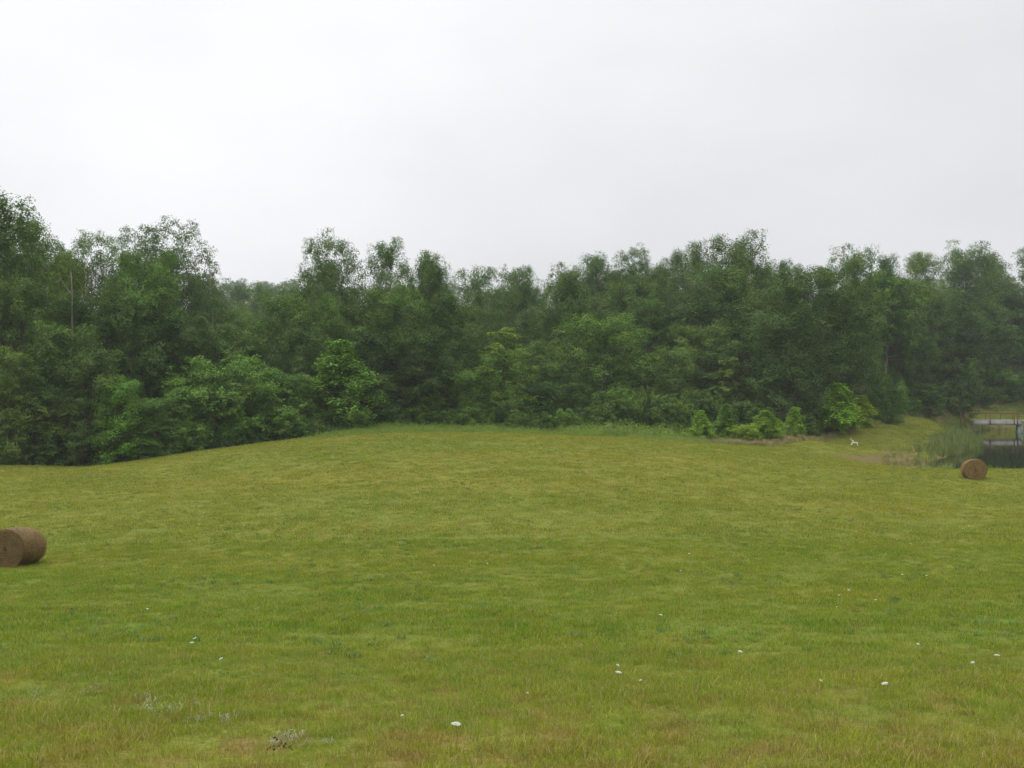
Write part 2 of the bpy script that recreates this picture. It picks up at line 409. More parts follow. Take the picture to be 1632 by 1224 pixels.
def make_tree(name, seed, kind, H, R, cb, nprim, nsec, leaf, per, clump, gap=0.0, trunk_r=None, stems=1, flat=.55, updir=.35, billow=False):
    """returns (trunk mesh, crown mesh), built round the origin, H high"""
    r = np.random.default_rng(seed); mb = MB()
    tr = trunk_r or H*.014
    C0 = []; CR = []
    lob = r.uniform(0, 2*PI, 4)
    for st in range(stems):
        off = np.zeros(3) if stems == 1 else np.array([r.normal()*.12*R, r.normal()*.12*R, 0])
        lean = r.normal(size=2)*(.04 if stems == 1 else .16)*H
        ns = 8; ts = np.linspace(0, 1, ns)
        wob = np.cumsum(r.normal(size=(ns, 2)), 0)*H*.008
        hh = H if stems == 1 else H*r.uniform(.78, 1)
        axis_ = np.stack([off[0]+lean[0]*ts**1.5+wob[:, 0]-wob[0, 0], off[1]+lean[1]*ts**1.5+wob[:, 1]-wob[0, 1], ts*hh*.97], 1)
        rad = tr*(1-ts*.93)*(1+.5*np.exp(-ts*25))/(1 if stems == 1 else 1.5)
        axis_[0, 2] = -.5
        mb.tube(axis_, list(rad), 8 if stems == 1 else 5)
        np_ = max(3, nprim//stems)
        for i in range(np_):
            u = ((i+r.uniform(.1, .9))/np_)
            u = u**.92
            h = (cb+(1-cb)*u)*hh
            az = i*2.39996+r.normal()*.35+st
            lobe = 1+.16*math.sin(az*2+lob[0]+u*3)+.11*math.sin(az*3+lob[1]-u*5)+.08*math.sin(u*17+lob[2])
            Lp = max(.25, R*float(profile(kind, np.array(u)))*lobe*r.uniform(.82, 1.03))
            el = {'oak': .15+.95*u, 'tall': .45+.75*u, 'cone': .75+.45*u, 'shrub': .35+.8*u, 'edge': .1+.9*u, 'layer': .05+.25*u}[kind]+r.normal()*.12
            el = min(el, 1.2); Lp = Lp/max(.55, math.cos(el)); d = np.array([math.cos(az)*math.cos(el), math.sin(az)*math.cos(el), math.sin(el)])
            ta = min(.97, max(0.02, (h-Lp*math.sin(el)*.6)/(hh*.97)))
            p0 = np.array([np.interp(ta, ts, axis_[:, k]) for k in range(3)])
            m1 = p0+d*Lp*.5+np.array([0, 0, -.04*Lp]); p1 = p0+d*Lp+np.array([0, 0, (.10 if kind != 'layer' else 0)*Lp])+r.normal(size=3)*.04*Lp
            br = max(.012, float(np.interp(ta, ts, rad))*.45)
            mb.tube([p0, m1, p1], [br, br*.6, br*.15], 5, False)
            C0.append(p1); CR.append(clump*r.uniform(.7, 1.15))
            k2 = max(2, int(nsec*(.4+.6*Lp/R)))
            for j in range(k2):
                tt = r.uniform(.28, 1.0); q0 = (p0*(1-tt)**2+2*m1*tt*(1-tt)+p1*tt*tt)
                dd = d*.7+r.normal(size=3)*np.array([.75, .75, .5])+np.array([0, 0, updir]); dd /= np.linalg.norm(dd)
                l2 = Lp*r.uniform(.18, .42)*(1.25-tt*.5)
                q1 = q0+dd*l2
                if r.uniform() < .6: mb.tube([q0, q0+dd*l2*.5+np.array([0, 0, .03*l2]), q1], [br*.32, br*.2, br*.05], 4, False)
                if r.uniform() < gap: continue
                C0.append(q1); CR.append(clump*r.uniform(.55, 1.1))
                if r.uniform() < .8:
                    C0.append(q0+dd*l2*.45+r.normal(size=3)*.1*l2); CR.append(clump*r.uniform(.45, .8))
        C0.append(axis_[-1]); CR.append(clump*.8); C0.append(axis_[-1]-np.array([0, 0, clump*.8])); CR.append(clump)
    C0 = np.array(C0); CR = np.array(CR)
    C0[:, 2] = np.maximum(C0[:, 2], .15 if cb < .1 else cb*H*.75)
    cnt = np.maximum(6, (per*(CR/clump)**2).astype(int)); idx = np.repeat(np.arange(len(C0)), cnt); n = len(idx)
    # leaves gather on short sprays inside each clump
    ns_ = 9 if not billow else 20; sprays = norm(r.normal(size=(len(C0), ns_, 3))+np.array([0, 0, .65 if not billow else .4]))
    sp = sprays[idx, r.integers(0, ns_, n)]
    rr = r.uniform(.15, 1.0, n)**(.7 if not billow else .4)
    loc = sp*rr[:, None]*.92+r.normal(size=(n, 3))*(.15 if not billow else .13)
    loc[:, 2] *= flat
    P = C0[idx]+loc*CR[idx][:, None]
    out = norm(P-np.array([0, 0, H*.45])); out[:, 2] *= .4
    Nn = norm(loc*(.5 if not billow else 1.0)+out*.5+np.array([0, 0, .8])+r.normal(size=(n, 3))*.5)
    sc_ = H/np.percentile(P[:, 2], 99.2); P[:, 2] *= sc_
    for v_ in mb.v: v_[:, 2] *= sc_*np.where(v_[:, 2] > 0, .985, 1)
    ok_ = P[:, 2] < H*1.025; P, Nn, idx = P[ok_], Nn[ok_], idx[ok_]; n = len(idx)
    clr = r.uniform(0, 1, len(C0))
    crown = leaves_mesh(name+'_leaves', P, Nn, leaf, r, dry=clr[idx]*.55+r.uniform(0, .45, n))
    RT.append(float(np.percentile(np.hypot(P[:, 0], P[:, 1]), 93)))
    return mb.build(name+'_wood', M_bark, True), crown

PROTO = {}
def proto(key, *a, **k): PROTO[key] = (make_tree(key, *a, **k), a[2], RT[-1])
#        key       seed kind    H   R    cb  nprim nsec leaf per clump
proto('oak1', 11, 'oak', 20, 5.2, .20, 40, 4, .200, 250, 1.55, flat=.80, billow=True)
proto('oak2', 12, 'oak', 20, 5.8, .16, 44, 4, .192, 230, 1.45, flat=.72, billow=True)
proto('oak3', 13, 'oak', 20, 4.7, .24, 38, 4, .207, 270, 1.65, flat=.85, billow=True)
proto('tall1', 21, 'tall', 22, 3.9, .20, 42, 3, .200, 230, 1.35, flat=1.05, updir=.6, billow=True)
proto('tall2', 22, 'tall', 22, 4.4, .25, 40, 3, .207, 240, 1.45, flat=1.0, updir=.6, billow=True)
proto('open1', 31, 'oak', 22, 5.2, .36, 44, 4, .185, 165, 1.15, flat=.85, updir=.5, billow=True)
proto('open2', 32, 'tall', 22, 4.4, .34, 42, 4, .185, 160, 1.12, flat=.95, updir=.6, billow=True)
proto('open3', 33, 'oak', 22, 6.0, .38, 50, 5, .185, 150, 1.10, gap=.05, flat=.8, updir=.3, billow=True)
proto('edge1', 41, 'edge', 12, 4.2, .02, 58, 4, .170, 150, 1.15, flat=.72, billow=True)
proto('edge2', 42, 'edge', 12, 3.8, .02, 60, 4, .175, 150, 1.15, flat=.8, billow=True)
proto('edge3', 43, 'edge', 11, 4.8, .02, 70, 6, 0.170, 102, .95, flat=.5, updir=.1)
proto('cone1', 51, 'cone', 6, 1.5, .04, 60, 4, .165, 60, .50, flat=1.35, updir=.9)
proto('cone2', 52, 'cone', 6, 1.5, .03, 56, 4, .170, 64, .52, flat=1.4, updir=.9)
proto('cone3', 53, 'cone', 9, 2.8, .03, 74, 5, .180, 80, .72, flat=1.15, updir=.8)
proto('shrub1', 61, 'shrub', 5, 2.6, .02, 60, 5, 0.153, 59, .50, stems=4, flat=.8, updir=.5)
proto('shrub2', 62, 'shrub', 5, 2.3, .02, 56, 5, 0.145, 59, .48, stems=5, flat=.85, updir=.7)
proto('shrub3', 63, 'shrub', 8, 5.0, .02, 110, 6, 0.178, 65, .70, stems=5, flat=.75, updir=.7)
proto('layer1', 71, 'layer', 11, 3.2, .25, 34, 9, 0.187, 57, .62, flat=.22, updir=.1)
proto('pole1', 81, 'oak', 20, 4.3, .44, 50, 6, .200, 110, 1.00, flat=.7, trunk_r=.30)
M_bark_pale = bark_mat('pale_bark', (.16, .14, .115), (.34, .31, .26)); PROTO['pole1'][0][0].materials[0] = M_bark_pale
print('leaf quads', sum(len(v[0][1].polygons) for v in PROTO.values()), 'wood', sum(len(v[0][0].polygons) for v in PROTO.values()))

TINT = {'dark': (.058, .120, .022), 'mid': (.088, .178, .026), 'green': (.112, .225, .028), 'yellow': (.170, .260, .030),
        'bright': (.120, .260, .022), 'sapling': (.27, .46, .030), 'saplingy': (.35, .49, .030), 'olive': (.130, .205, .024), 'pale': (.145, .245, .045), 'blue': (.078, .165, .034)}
nrot = random.Random(5)
PLACED = []
def tree(col, top, Y, wpx, key, tint, label, name='tree', cat='tree', group=None, rz=None, inset=1.0, sink=.15):
    while True:          # never outside the wood: step back along the line of sight
        x = (col-CX)/F*Y
        if Y > 250 or (Y > float(edge_y(x))+inset+(3.5 if x > 14 and inset == 1.0 else 0) and float(poly_sd(np.array([x]), np.array([Y]), POND)[0]) > 4): break
        Y += .5
    zg = z1(x, Y)-sink; h = (CY-top)/F*Y-zg
    (wood_me, leaf_me), H, R = PROTO[key]
    sz = h/H; sx = max((.6 if 'cone' not in key else .45)*sz if 'shrub' not in key else .4, min(1.9, (wpx/F*Y/2)/R*1.08))
    o = empty(name, (x, Y, zg), nrot.uniform(0, 2*PI) if rz is None else rz); o.scale = (sx, sx, sz)
    tag(o, label, cat, group)
    tr = link('trunk' if 'shrub' not in key else 'stems', wood_me, o)
    cr = link('crown', leaf_me, o)
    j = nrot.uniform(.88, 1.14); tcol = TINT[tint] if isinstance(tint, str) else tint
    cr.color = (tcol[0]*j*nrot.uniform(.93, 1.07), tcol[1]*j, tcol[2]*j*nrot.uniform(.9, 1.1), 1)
    PLACED.append((x, Y, sx*R)); return o

TREES = [
 # left wood, back
 (2, 316, 88, 150, 'tall1', 'mid', 'tallest tree of the wood, cut by the left edge of the view'),
 (58, 350, 93, 85, 'open2', 'mid', 'tall open-topped tree just right of the tallest tree at left edge'),
 (105, 410, 91, 62, 'tall2', 'olive', 'slim yellowish tree rising between the two pale dead trunks'),
 (155, 372, 93, 78, 'open1', 'green', 'tree with a rounded tufted top right of the pale dead trunks'),
 (196, 402, 96, 50, 'tall1', 'mid', 'narrow small-topped tree left of the wide spreading skyline tree'),
 (262, 358, 100, 150, 'open3', 'blue', 'wide spreading tree with ragged branches against the sky at left'),
 (240, 408, 90, 120, 'oak3', 'green', 'lighter green leafy tree standing in front of the wide spreading tree'),
 (30, 440, 84, 130, 'oak1', 'mid', 'broad tree below the tallest tree at the left edge'),
 (125, 470, 87, 100, 'oak2', 'dark', 'dark tree filling the wood behind the right dead trunk'),
 (200, 475, 88, 130, 'oak1', 'dark', 'dark broad tree beneath the small-topped narrow tree'),
 (295, 500, 90, 100, 'oak3', 'dark', 'dark tree right of the lighter leafy tree, above the vivid vine'),
 # left wood, front
 (18, 556, 78, 130, 'edge3', 'olive', 'yellow-tinged spreading tree at the left edge above the meadow corner'),
 (100, 518, 82, 120, 'edge1', 'mid', 'tree with pointed top standing below the left dead trunk'),
 (55, 620, 77, 110, 'edge3', 'dark', 'dark low-branched tree overhanging the meadow at far left'),
 (140, 560, 79, 130, 'edge3', 'dark', 'dark layered tree with boughs sweeping to the grass at left'),
 (190, 600, 78, 95, 'edge2', 'bright', 'vivid yellow-green vine-draped tree at the left meadow edge'),
 (250, 635, 79, 95, 'edge1', 'mid', 'low rounded tree between the vivid vine-draped tree and the big bush'),
 (350, 572, 84, 190, 'shrub3', 'green', 'big rounded feathery bush-like tree at the left meadow edge'),
 (300, 620, 81, 80, 'edge2', 'mid', 'low dense tree at the left shoulder of the big rounded bush'),
 (400, 612, 84, 90, 'edge1', 'green', 'low tree on the right flank of the big rounded bush'),
 (445, 590, 87, 90, 'edge2', 'mid', 'pointed edge tree between the big rounded bush and the bright cone'),
 (495, 600, 87, 80, 'edge1', 'green', 'leafy edge tree close on the left of the bright conical tree'),
 (543, 546, 89, 105, 'cone3', 'bright', 'bright green conical tree where the mound meets the wood'),
 (592, 600, 93, 90, 'edge1', 'dark', 'dark spreading tree directly right of the bright conical tree'),
 (640, 590, 97, 90, 'edge3', 'dark', 'dark tree standing behind the weeds left of the crest'),
 # middle
 (440, 472, 97, 125, 'oak2', 'mid', 'rounded dense tree left of the open-crowned trio'),
 (385, 520, 94, 110, 'oak3', 'mid', 'dense tree behind the big rounded bush'),
 (480, 520, 93, 90, 'oak1', 'dark', 'dark tree behind and left of the bright conical tree'),
 (524, 379, 104, 118, 'open1', 'mid', 'tall open-crowned tree, first and widest of the skyline trio'),
 (540, 472, 98, 66, 'tall2', 'green', 'green tree with pointed top in front of the widest trio tree'),
 (610, 387, 106, 72, 'open2', 'mid', 'tall airy tree with squarish top, second of the skyline trio'),
 (650, 424, 108, 56, 'open1', 'blue', 'small airy treetop between the squarish top and the two-headed tree'),
 (676, 402, 106, 44, 'open2', 'mid', 'slender left spire of the two-headed skyline tree pair'),
 (697, 426, 107, 42, 'tall1', 'mid', 'shorter right spire of the two-headed skyline tree pair'),
 (620, 458, 100, 140, 'oak1', 'mid', 'massive rounded tree in front of the skyline trio'),
 (660, 520, 98, 120, 'oak2', 'dark', 'dark broad tree in the middle of the wood, below the two spires'),
 (348, 450, 178, 60, 'oak2', 'blue', 'hazy leafy treetop in the low gap, right beside the thin dead treetop'),
 (384, 449, 188, 56, 'oak1', 'blue', 'hazy domed treetop in the left half of the low gap'),
 (418, 459, 172, 60, 'oak3', 'blue', 'hazy treetop in the middle of the low gap'),
 (458, 457, 168, 60, 'oak2', 'blue', 'hazy treetop in the right half of the low gap beside the trio'),
 (585, 530, 96, 90, 'oak3', 'dark', 'dark tree behind the right side of the bright conical tree'),
 (722, 470, 104, 84, 'tall1', 'mid', 'tall leafy tree right of and below the two spires'),
 (700, 575, 99, 90, 'edge2', 'mid', 'leafy tree behind the weeds near the crest middle'),
 (745, 590, 98, 80, 'edge1', 'green', 'green tree left of the yellow-green tiered tree'),
 (800, 526, 100, 90, 'layer1', 'yellow', 'yellow-green tree with flat tiered boughs mid wood'),
 (815, 560, 98, 90, 'edge1', 'green', 'leafy tree growing round the foot of the tiered tree'),
 (762, 430, 128, 84, 'oak2', 'blue', 'first hazy rounded treetop on the skyline right of the spires'),
 (828, 430, 140, 80, 'oak3', 'blue', 'low hazy treetop on the skyline above the tiered tree'),
 (870, 545, 106, 90, 'oak3', 'mid', 'tree between the tiered tree and the big arching tree'),
 (885, 440, 118, 105, 'tall2', 'mid', 'tall tree with dark stems visible, left of the arching tree'),
 (955, 503, 110, 150, 'oak1', 'green', 'big arching tree with drooping boughs over the centre bushes'),
 (860, 610, 99, 80, 'edge2', 'dark', 'low dark tree behind the weeds right of the tiered tree'),
 (912, 612, 101, 76, 'edge3', 'dark', 'low dark tree with bluish leaves left of the centre bushes'),
 # hillside skyline
 (905, 424, 146, 70, 'oak1', 'blue', 'hazy skyline tree left of the twin-lobed hilltop tree'),
 (950, 408, 148, 70, 'tall1', 'blue', 'ragged twin-lobed tree on the hill skyline'),
 (1008, 397, 144, 80, 'open1', 'mid', 'flat ragged-topped tree on the hill skyline, centre right'),
 (1050, 418, 142, 60, 'oak3', 'mid', 'lower skyline tree right of the ragged flat-topped one'),
 (1083, 403, 140, 44, 'tall1', 'mid', 'narrow pointed tree on the skyline left of the highest hill tree'),
 (1114, 392, 136, 60, 'tall2', 'mid', 'domed skyline tree touching the highest hill tree on its left'),
 (1180, 377, 130, 118, 'oak3', 'mid', 'highest tree of the hillside, clumpy crown with gaps of sky'),
 (1222, 425, 132, 50, 'open2', 'mid', 'side crown with loose twigs right of the highest hill tree'),
 (1246, 417, 154, 44, 'tall1', 'blue', 'small conical hazy treetop, first of three behind the hill'),
 (1285, 425, 160, 36, 'tall2', 'blue', 'small conical hazy treetop, second of three behind the hill'),
 (1312, 427, 160, 40, 'tall1', 'blue', 'small domed hazy treetop, third of three behind the hill'),
 (1000, 450, 134, 110, 'oak2', 'mid', 'rounded hillside tree above the big arching tree'),
 (1060, 480, 128, 110, 'oak1', 'dark', 'dark hillside tree over the deep shade right of the arching tree'),
 (1130, 455, 126, 110, 'oak2', 'dark', 'dark hillside tree below the domed skyline tree'),
 (1034, 472, 124, 74, 'pole1', 'mid', 'slender tree with a thin grey trunk showing in the deep shade of the hillside'),
 (1200, 470, 122, 110, 'oak3', 'mid', 'hillside tree under the highest hill tree'),
 (1110, 520, 118, 120, 'oak2', 'olive', 'olive tinged bushy tree midway down the hillside'),
 (1075, 555, 112, 80, 'edge1', 'pale', 'paler small tree beside the deep shade on the hillside foot'),
 (1160, 572, 110, 56, 'layer1', 'yellow', 'small yellow-green tiered tree at the foot of the hillside'),
 (1180, 545, 114, 120, 'oak1', 'dark', 'dense tree around the small yellow-green tiered tree'),
 # right
 (1272, 432, 112, 180, 'oak2', 'dark', 'big dense tree left of centre in the right wood, full to the ground'),
 (1240, 500, 108, 120, 'edge1', 'dark', 'leafy lower tree at the left flank of the big dense right tree'),
 (1330, 470, 116, 110, 'oak3', 'dark', 'tree just right of the big dense right-hand tree'),
 (1362, 396, 122, 90, 'oak1', 'mid', 'pointed domed skyline tree above the chair'),
 (1408, 436, 117, 110, 'pole1', 'green', 'tree with a bare pale trunk showing above the bushes by the path'),
 (1412, 410, 144, 44, 'tall1', 'blue', 'small domed hazy top right of the skyline tree above the chair'),
 (1455, 403, 150, 84, 'open2', 'pale', 'pale feathery treetop on the right skyline'),
 (1480, 450, 124, 90, 'oak2', 'dark', 'dark tree under the pale feathery treetop'),
 (1545, 391, 128, 98, 'oak1', 'mid', 'tall rounded skyline tree above the round hay bale at right'),
 (1550, 478, 120, 84, 'tall2', 'pale', 'lighter oval tree standing out in the right wood above the footbridge'),
 (1598, 406, 134, 80, 'tall2', 'mid', 'skyline tree between the tall rounded one and the right edge'),
 (1636, 396, 128, 90, 'oak2', 'mid', 'tall tree cut by the right edge of the view'),
 (1610, 480, 126, 100, 'oak3', 'dark', 'dark tree at the right edge below the skyline'),
 (1500, 520, 130, 90, 'oak1', 'dark', 'dark tree between the lighter oval tree and the pale trunk'),
 (1440, 520, 134, 80, 'oak2', 'dark', 'dark shaded tree behind the pale trunk by the path'),
]
for T in TREES: tree(*T, name={'oak': 'broadleaf_tree', 'tal': 'tall_tree', 'ope': 'open_crowned_tree', 'edg': 'edge_tree', 'con': 'conical_tree', 'shr': 'bushy_tree', 'lay': 'tiered_tree', 'pol': 'bare_trunked_tree'}[T[4][:3]])

BUSH = [
 (1120, 655, 93.5, 35, 'cone1', 'sapling', 'bright green sapling, leftmost of the row behind the brown grass', 'sapling'),
 (1154, 645, 95, 34, 'cone1', 'bright', 'tall bright sapling next to the leftmost one behind the brown grass', 'sapling'),
 (1188, 677, 93, 40, 'shrub1', 'saplingy', 'low yellow-green sapling between the tall pair and the broad one', 'sapling'),
 (1222, 655, 94.5, 48, 'cone3', 'sapling', 'broad bright sapling in the middle of the sapling row', 'sapling'),
 (1264, 650, 101, 34, 'cone2', 'sapling', 'upright bright sapling left of the darker leafy sapling', 'sapling'),
 (1292, 658, 104, 30, 'cone1', 'green', 'darker leafy sapling just left of the tallest sapling', 'sapling'),
 (1333, 612, 107.5, 64, 'cone1', 'sapling', 'tallest and widest sapling of the row, left of the chair', 'sapling'),
 (1372, 631, 113, 40, 'cone1', 'saplingy', 'yellowest sapling, tucked against the right of the tallest one', 'sapling'),
 (1415, 596, 121, 60, 'shrub2', 'green', 'bushy young tree at the foot of the bare pale trunk', 'bush'),
 (1472, 612, 130, 66, 'shrub1', 'mid', 'bush between the bushy young tree and the tall round bush', 'bush'),
 (1523, 573, 134, 66, 'shrub2', 'mid', 'tall round dark bush on the far side of the grassy path', 'bush'),
 (1595, 590, 145, 80, 'shrub1', 'green', 'spreading bush behind the footbridge at the right', 'bush'),
 (1560, 615, 142, 50, 'shrub2', 'mid', 'small bush between the round bush and the spreading one', 'bush'),
 (1445, 630, 127, 40, 'shrub2', 'green', 'low bush right of the bushy young tree under the pale trunk', 'bush'),
 (1636, 600, 150, 70, 'shrub2', 'mid', 'bush at the right edge above the bridge railing', 'bush'),
 (985, 622, 99, 74, 'shrub1', 'green', 'widest bush of the thicket below the arching tree', 'bush'),
 (1022, 618, 101, 40, 'shrub2', 'pale', 'narrow pointed bush rising from the centre thicket', 'bush'),
 (1060, 630, 101, 80, 'shrub1', 'green', 'rounded leafy bush at the right end of the centre thicket', 'bush'),
 (950, 650, 98, 56, 'shrub2', 'mid', 'low bush at the left end of the centre thicket', 'bush'),
 (1085, 662, 99, 44, 'shrub2', 'mid', 'small bush left of the bright sapling row', 'bush'),
 (900, 652, 97, 60, 'shrub2', 'green', 'bush behind the weeds left of the centre thicket', 'bush'),
 (850, 660, 97, 56, 'shrub1', 'mid', 'low bush behind the weeds below the tiered tree, right side', 'bush'),
 (800, 655, 96, 60, 'shrub2', 'green', 'low bush behind the weeds straight below the tiered tree', 'bush'),
 (750, 648, 96, 60, 'shrub1', 'green', 'light bush behind the weeds left of the tiered tree', 'bush'),
 (715, 655, 95, 50, 'shrub2', 'mid', 'slim bush behind the weeds below the leafy middle tree', 'bush'),
 (665, 650, 95, 60, 'shrub1', 'mid', 'dark bush behind the weeds below the dark middle trees', 'bush'),
 (620, 655, 94, 56, 'shrub2', 'dark', 'dark bush under the boughs right of the bright conical tree', 'bush'),
 (220, 690, 78, 60, 'shrub1', 'mid', 'low bush at the grass edge under the vivid vine-draped tree', 'bush'),
 (300, 668, 79, 60, 'shrub2', 'green', 'low bush at the grass edge left of the big rounded bush', 'bush'),
 (460, 655, 83, 56, 'shrub1', 'green', 'low bush at the grass edge between big bush and bright cone', 'bush'),
 (1195, 640, 104, 70, 'shrub1', 'dark', 'dark bush in the shade behind the low yellow sapling', 'bush'),
 (1120, 622, 104, 60, 'shrub1', 'mid', 'dark leafy bush behind the two leftmost saplings', 'bush'),
]
for (c_, tp_, Y_, w_, k_, ti_, lb_, cat_) in BUSH:
    tree(c_, tp_, Y_, w_, k_, ti_, lb_, name=cat_, cat=cat_, group='saplings behind the brown grass' if cat_ == 'sapling' else 'bushes along the wood edge', sink=.05, inset=-2.5 if cat_ == 'bush' else -7)

# the body of the wood behind the trees one can single out
SKY = np.array([(-40, 320), (0, 325), (60, 358), (85, 400), (120, 420), (155, 385), (195, 410), (250, 372), (300, 400), (335, 450), (480, 462), (500, 400), (560, 415), (640, 430), (712, 455), (760, 440), (830, 436), (900, 430), (950, 415), (1010, 404), (1080, 412), (1130, 402), (1180, 390), (1225, 405), (1245, 428), (1330, 436), (1362, 410), (1450, 416), (1490, 426), (1545, 402), (1590, 416), (1680, 405)], float)
fr = random.Random(77)
LAND = [(-30, 'the tallest tree at the left edge'), (58, 'the open-topped tree at far left'), (105, 'the slim yellowish tree between the dead trunks'), (155, 'the tree with the tufted rounded top'), (200, 'the narrow small-topped tree'),
        (262, 'the wide spreading skyline tree'), (350, 'the big rounded feathery bush-like tree'), (440, 'the rounded tree beside the trio'), (524, 'the widest tree of the skyline trio'),
        (610, 'the squarish airy treetop'), (676, 'the two-headed skyline pair'), (722, 'the leafy tree below the two spires'), (762, 'the first hazy rounded skyline top'), (828, 'the low hazy top above the tiered tree'), (885, 'the tall tree with dark stems'),
        (950, 'the ragged twin-lobed skyline tree'), (1008, 'the flat ragged-topped skyline tree'), (1083, 'the narrow pointed skyline tree'), (1114, 'the domed skyline tree'), (1180, 'the highest hillside tree'),
        (1246, 'the first small conical hazy top'), (1285, 'the second small conical hazy top'), (1325, 'the third small hazy top'), (1362, 'the skyline tree above the chair'), (1412, 'the tree with the bare pale trunk'), (1455, 'the pale feathery treetop'),
        (1500, 'the dark tree under the feathery top'), (1545, 'the skyline tree above the distant bale'), (1598, 'the skyline tree near the right edge'), (1640, 'the tall tree cut by the right edge')]
ADJ = {'dark': 'dark green', 'mid': 'mid-green', 'blue': 'hazy'}
ZONES = [(-60, 330, 92, 112, 13, 'dense tree deep in the tall wood on the left', 'trees filling the left wood'),
         (320, 500, 112, 200, 22, 'hazy tree in the low gap of the wood left of the open-crowned trio', 'trees filling the gap'),
         (480, 760, 104, 128, 11, 'tree deep in the middle wood behind the open-crowned trio', 'trees filling the middle wood'),
         (730, 1240, 118, 165, 30, 'tree on the wooded hillside rising behind the mound', 'trees on the hillside'),
         (1220, 1680, 124, 165, 18, 'tree deep in the right wood beyond the path', 'trees filling the right wood')]
fill_i = -1; USED = {}; HIDDEN = {2, 6, 8, 11, 13, 25, 28, 29, 30, 31, 32, 33, 42, 43, 46, 56, 66, 67, 68, 70, 73, 74, 79, 92, 93}
for c0, c1_, y0, y1_, n, lab, grp in ZONES:
    for i in range(n):
        for _ in range(40):
            col = c0+(c1_-c0)*(i+fr.random())/n; Y = fr.uniform(y0, y1_); x = (col-CX)/F*Y
            if all((x-a_)**2+(Y-b_)**2 > 9 for a_, b_, _r in PLACED): break
        sk = float(np.interp(col, SKY[:, 0], SKY[:, 1]))
        d_ = (Y-y0)/(y1_-y0)
        top = sk+14+(1-d_)*fr.uniform(20, 80) if c0 > 300 else sk+fr.uniform(20, 90)
        zg = z1(x, Y); h = (CY-top)/F*Y-zg
        if h < 12: top = CY-(12+zg)*F/Y
        kd, ti = fr.choice(['oak1', 'oak2', 'oak3', 'tall1', 'tall2']), fr.choice(['dark', 'mid', 'mid', 'blue']); wq = fr.uniform(80, 120)*110/Y
        fill_i += 1
        if fill_i in HIDDEN: [nrot.random() for _ in range(4)]; continue
        lm = min(LAND, key=lambda q_: abs(q_[0]-col)); sd_ = 'left' if col < lm[0] else 'right'
        lb_ = '%s %s tree behind and %s of %s' % ('slim' if kd[0] == 't' else 'broad', ADJ[ti], sd_, lm[1])
        l0 = lb_
        if lb_ in USED: lb_ = l0.replace('tree behind', 'tree farther back behind' if Y > USED[l0] else 'tree closer in behind')
        USED[lb_] = Y
        tree(col, max(top, sk+6), Y, wq, kd, ti, lb_, name='wood_tree', group=grp)
# far ridge seen through the gap
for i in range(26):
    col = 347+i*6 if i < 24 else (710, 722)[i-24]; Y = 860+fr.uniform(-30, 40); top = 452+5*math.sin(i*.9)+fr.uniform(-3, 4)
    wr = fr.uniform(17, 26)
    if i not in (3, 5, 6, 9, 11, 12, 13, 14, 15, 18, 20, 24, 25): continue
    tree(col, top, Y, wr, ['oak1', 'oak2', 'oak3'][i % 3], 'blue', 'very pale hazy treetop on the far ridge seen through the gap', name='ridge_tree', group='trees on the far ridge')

# dead trees: pale bare trunks
def snag(col, top, Y, seed, label, H=14.0):
    r = np.random.default_rng(seed); x = (col-CX)/F*Y; zg = z1(x, Y); h = (CY-top)/F*Y-zg
    o = empty('dead_tree', (x, Y, zg-.2)); tag(o, label, 'dead tree')
    mb = MB(); n = 10; w = np.cumsum(r.normal(size=(n, 2)), 0)*.11
    ts = np.linspace(0, 1, n); P = [(w[i, 0], w[i, 1]*.6, ts[i]*h) for i in range(n)]
    mb.tube(P, [.13*(1-.85*t_)+.015 for t_ in ts], 7); link('trunk', mb.build('dead_trunk', M_dead, True), o)
    for k in range(7):
        tt = r.uniform(.5, .97); i = tt*(n-1); a_ = P[int(i)]; az = r.uniform(-.5, .5)+(0 if k % 2 else PI); l = r.uniform(.5, 1.8)
        mb = MB(); b_ = Vector(a_)+Vector((math.cos(az)*l*.5, math.sin(az)*l*.3, l*.45)); c_ = b_+Vector((math.cos(az)*l*.35, 0, l*.6))
        mb.tube([a_, b_, c_], [.05, .03, .008], 5, False)
        link('branch', mb.build('dead_branch', M_dead, True), o)
snag(78, 452, 85.5, 3, 'pale bare dead trunk rising from the left wood, the left of two')
snag(122, 430, 85.5, 8, 'pale crooked dead trunk, the right of two in the left wood')
snag(343, 424, 100, 4, 'thin bare dead treetop poking over the gap beside the spreading tree')

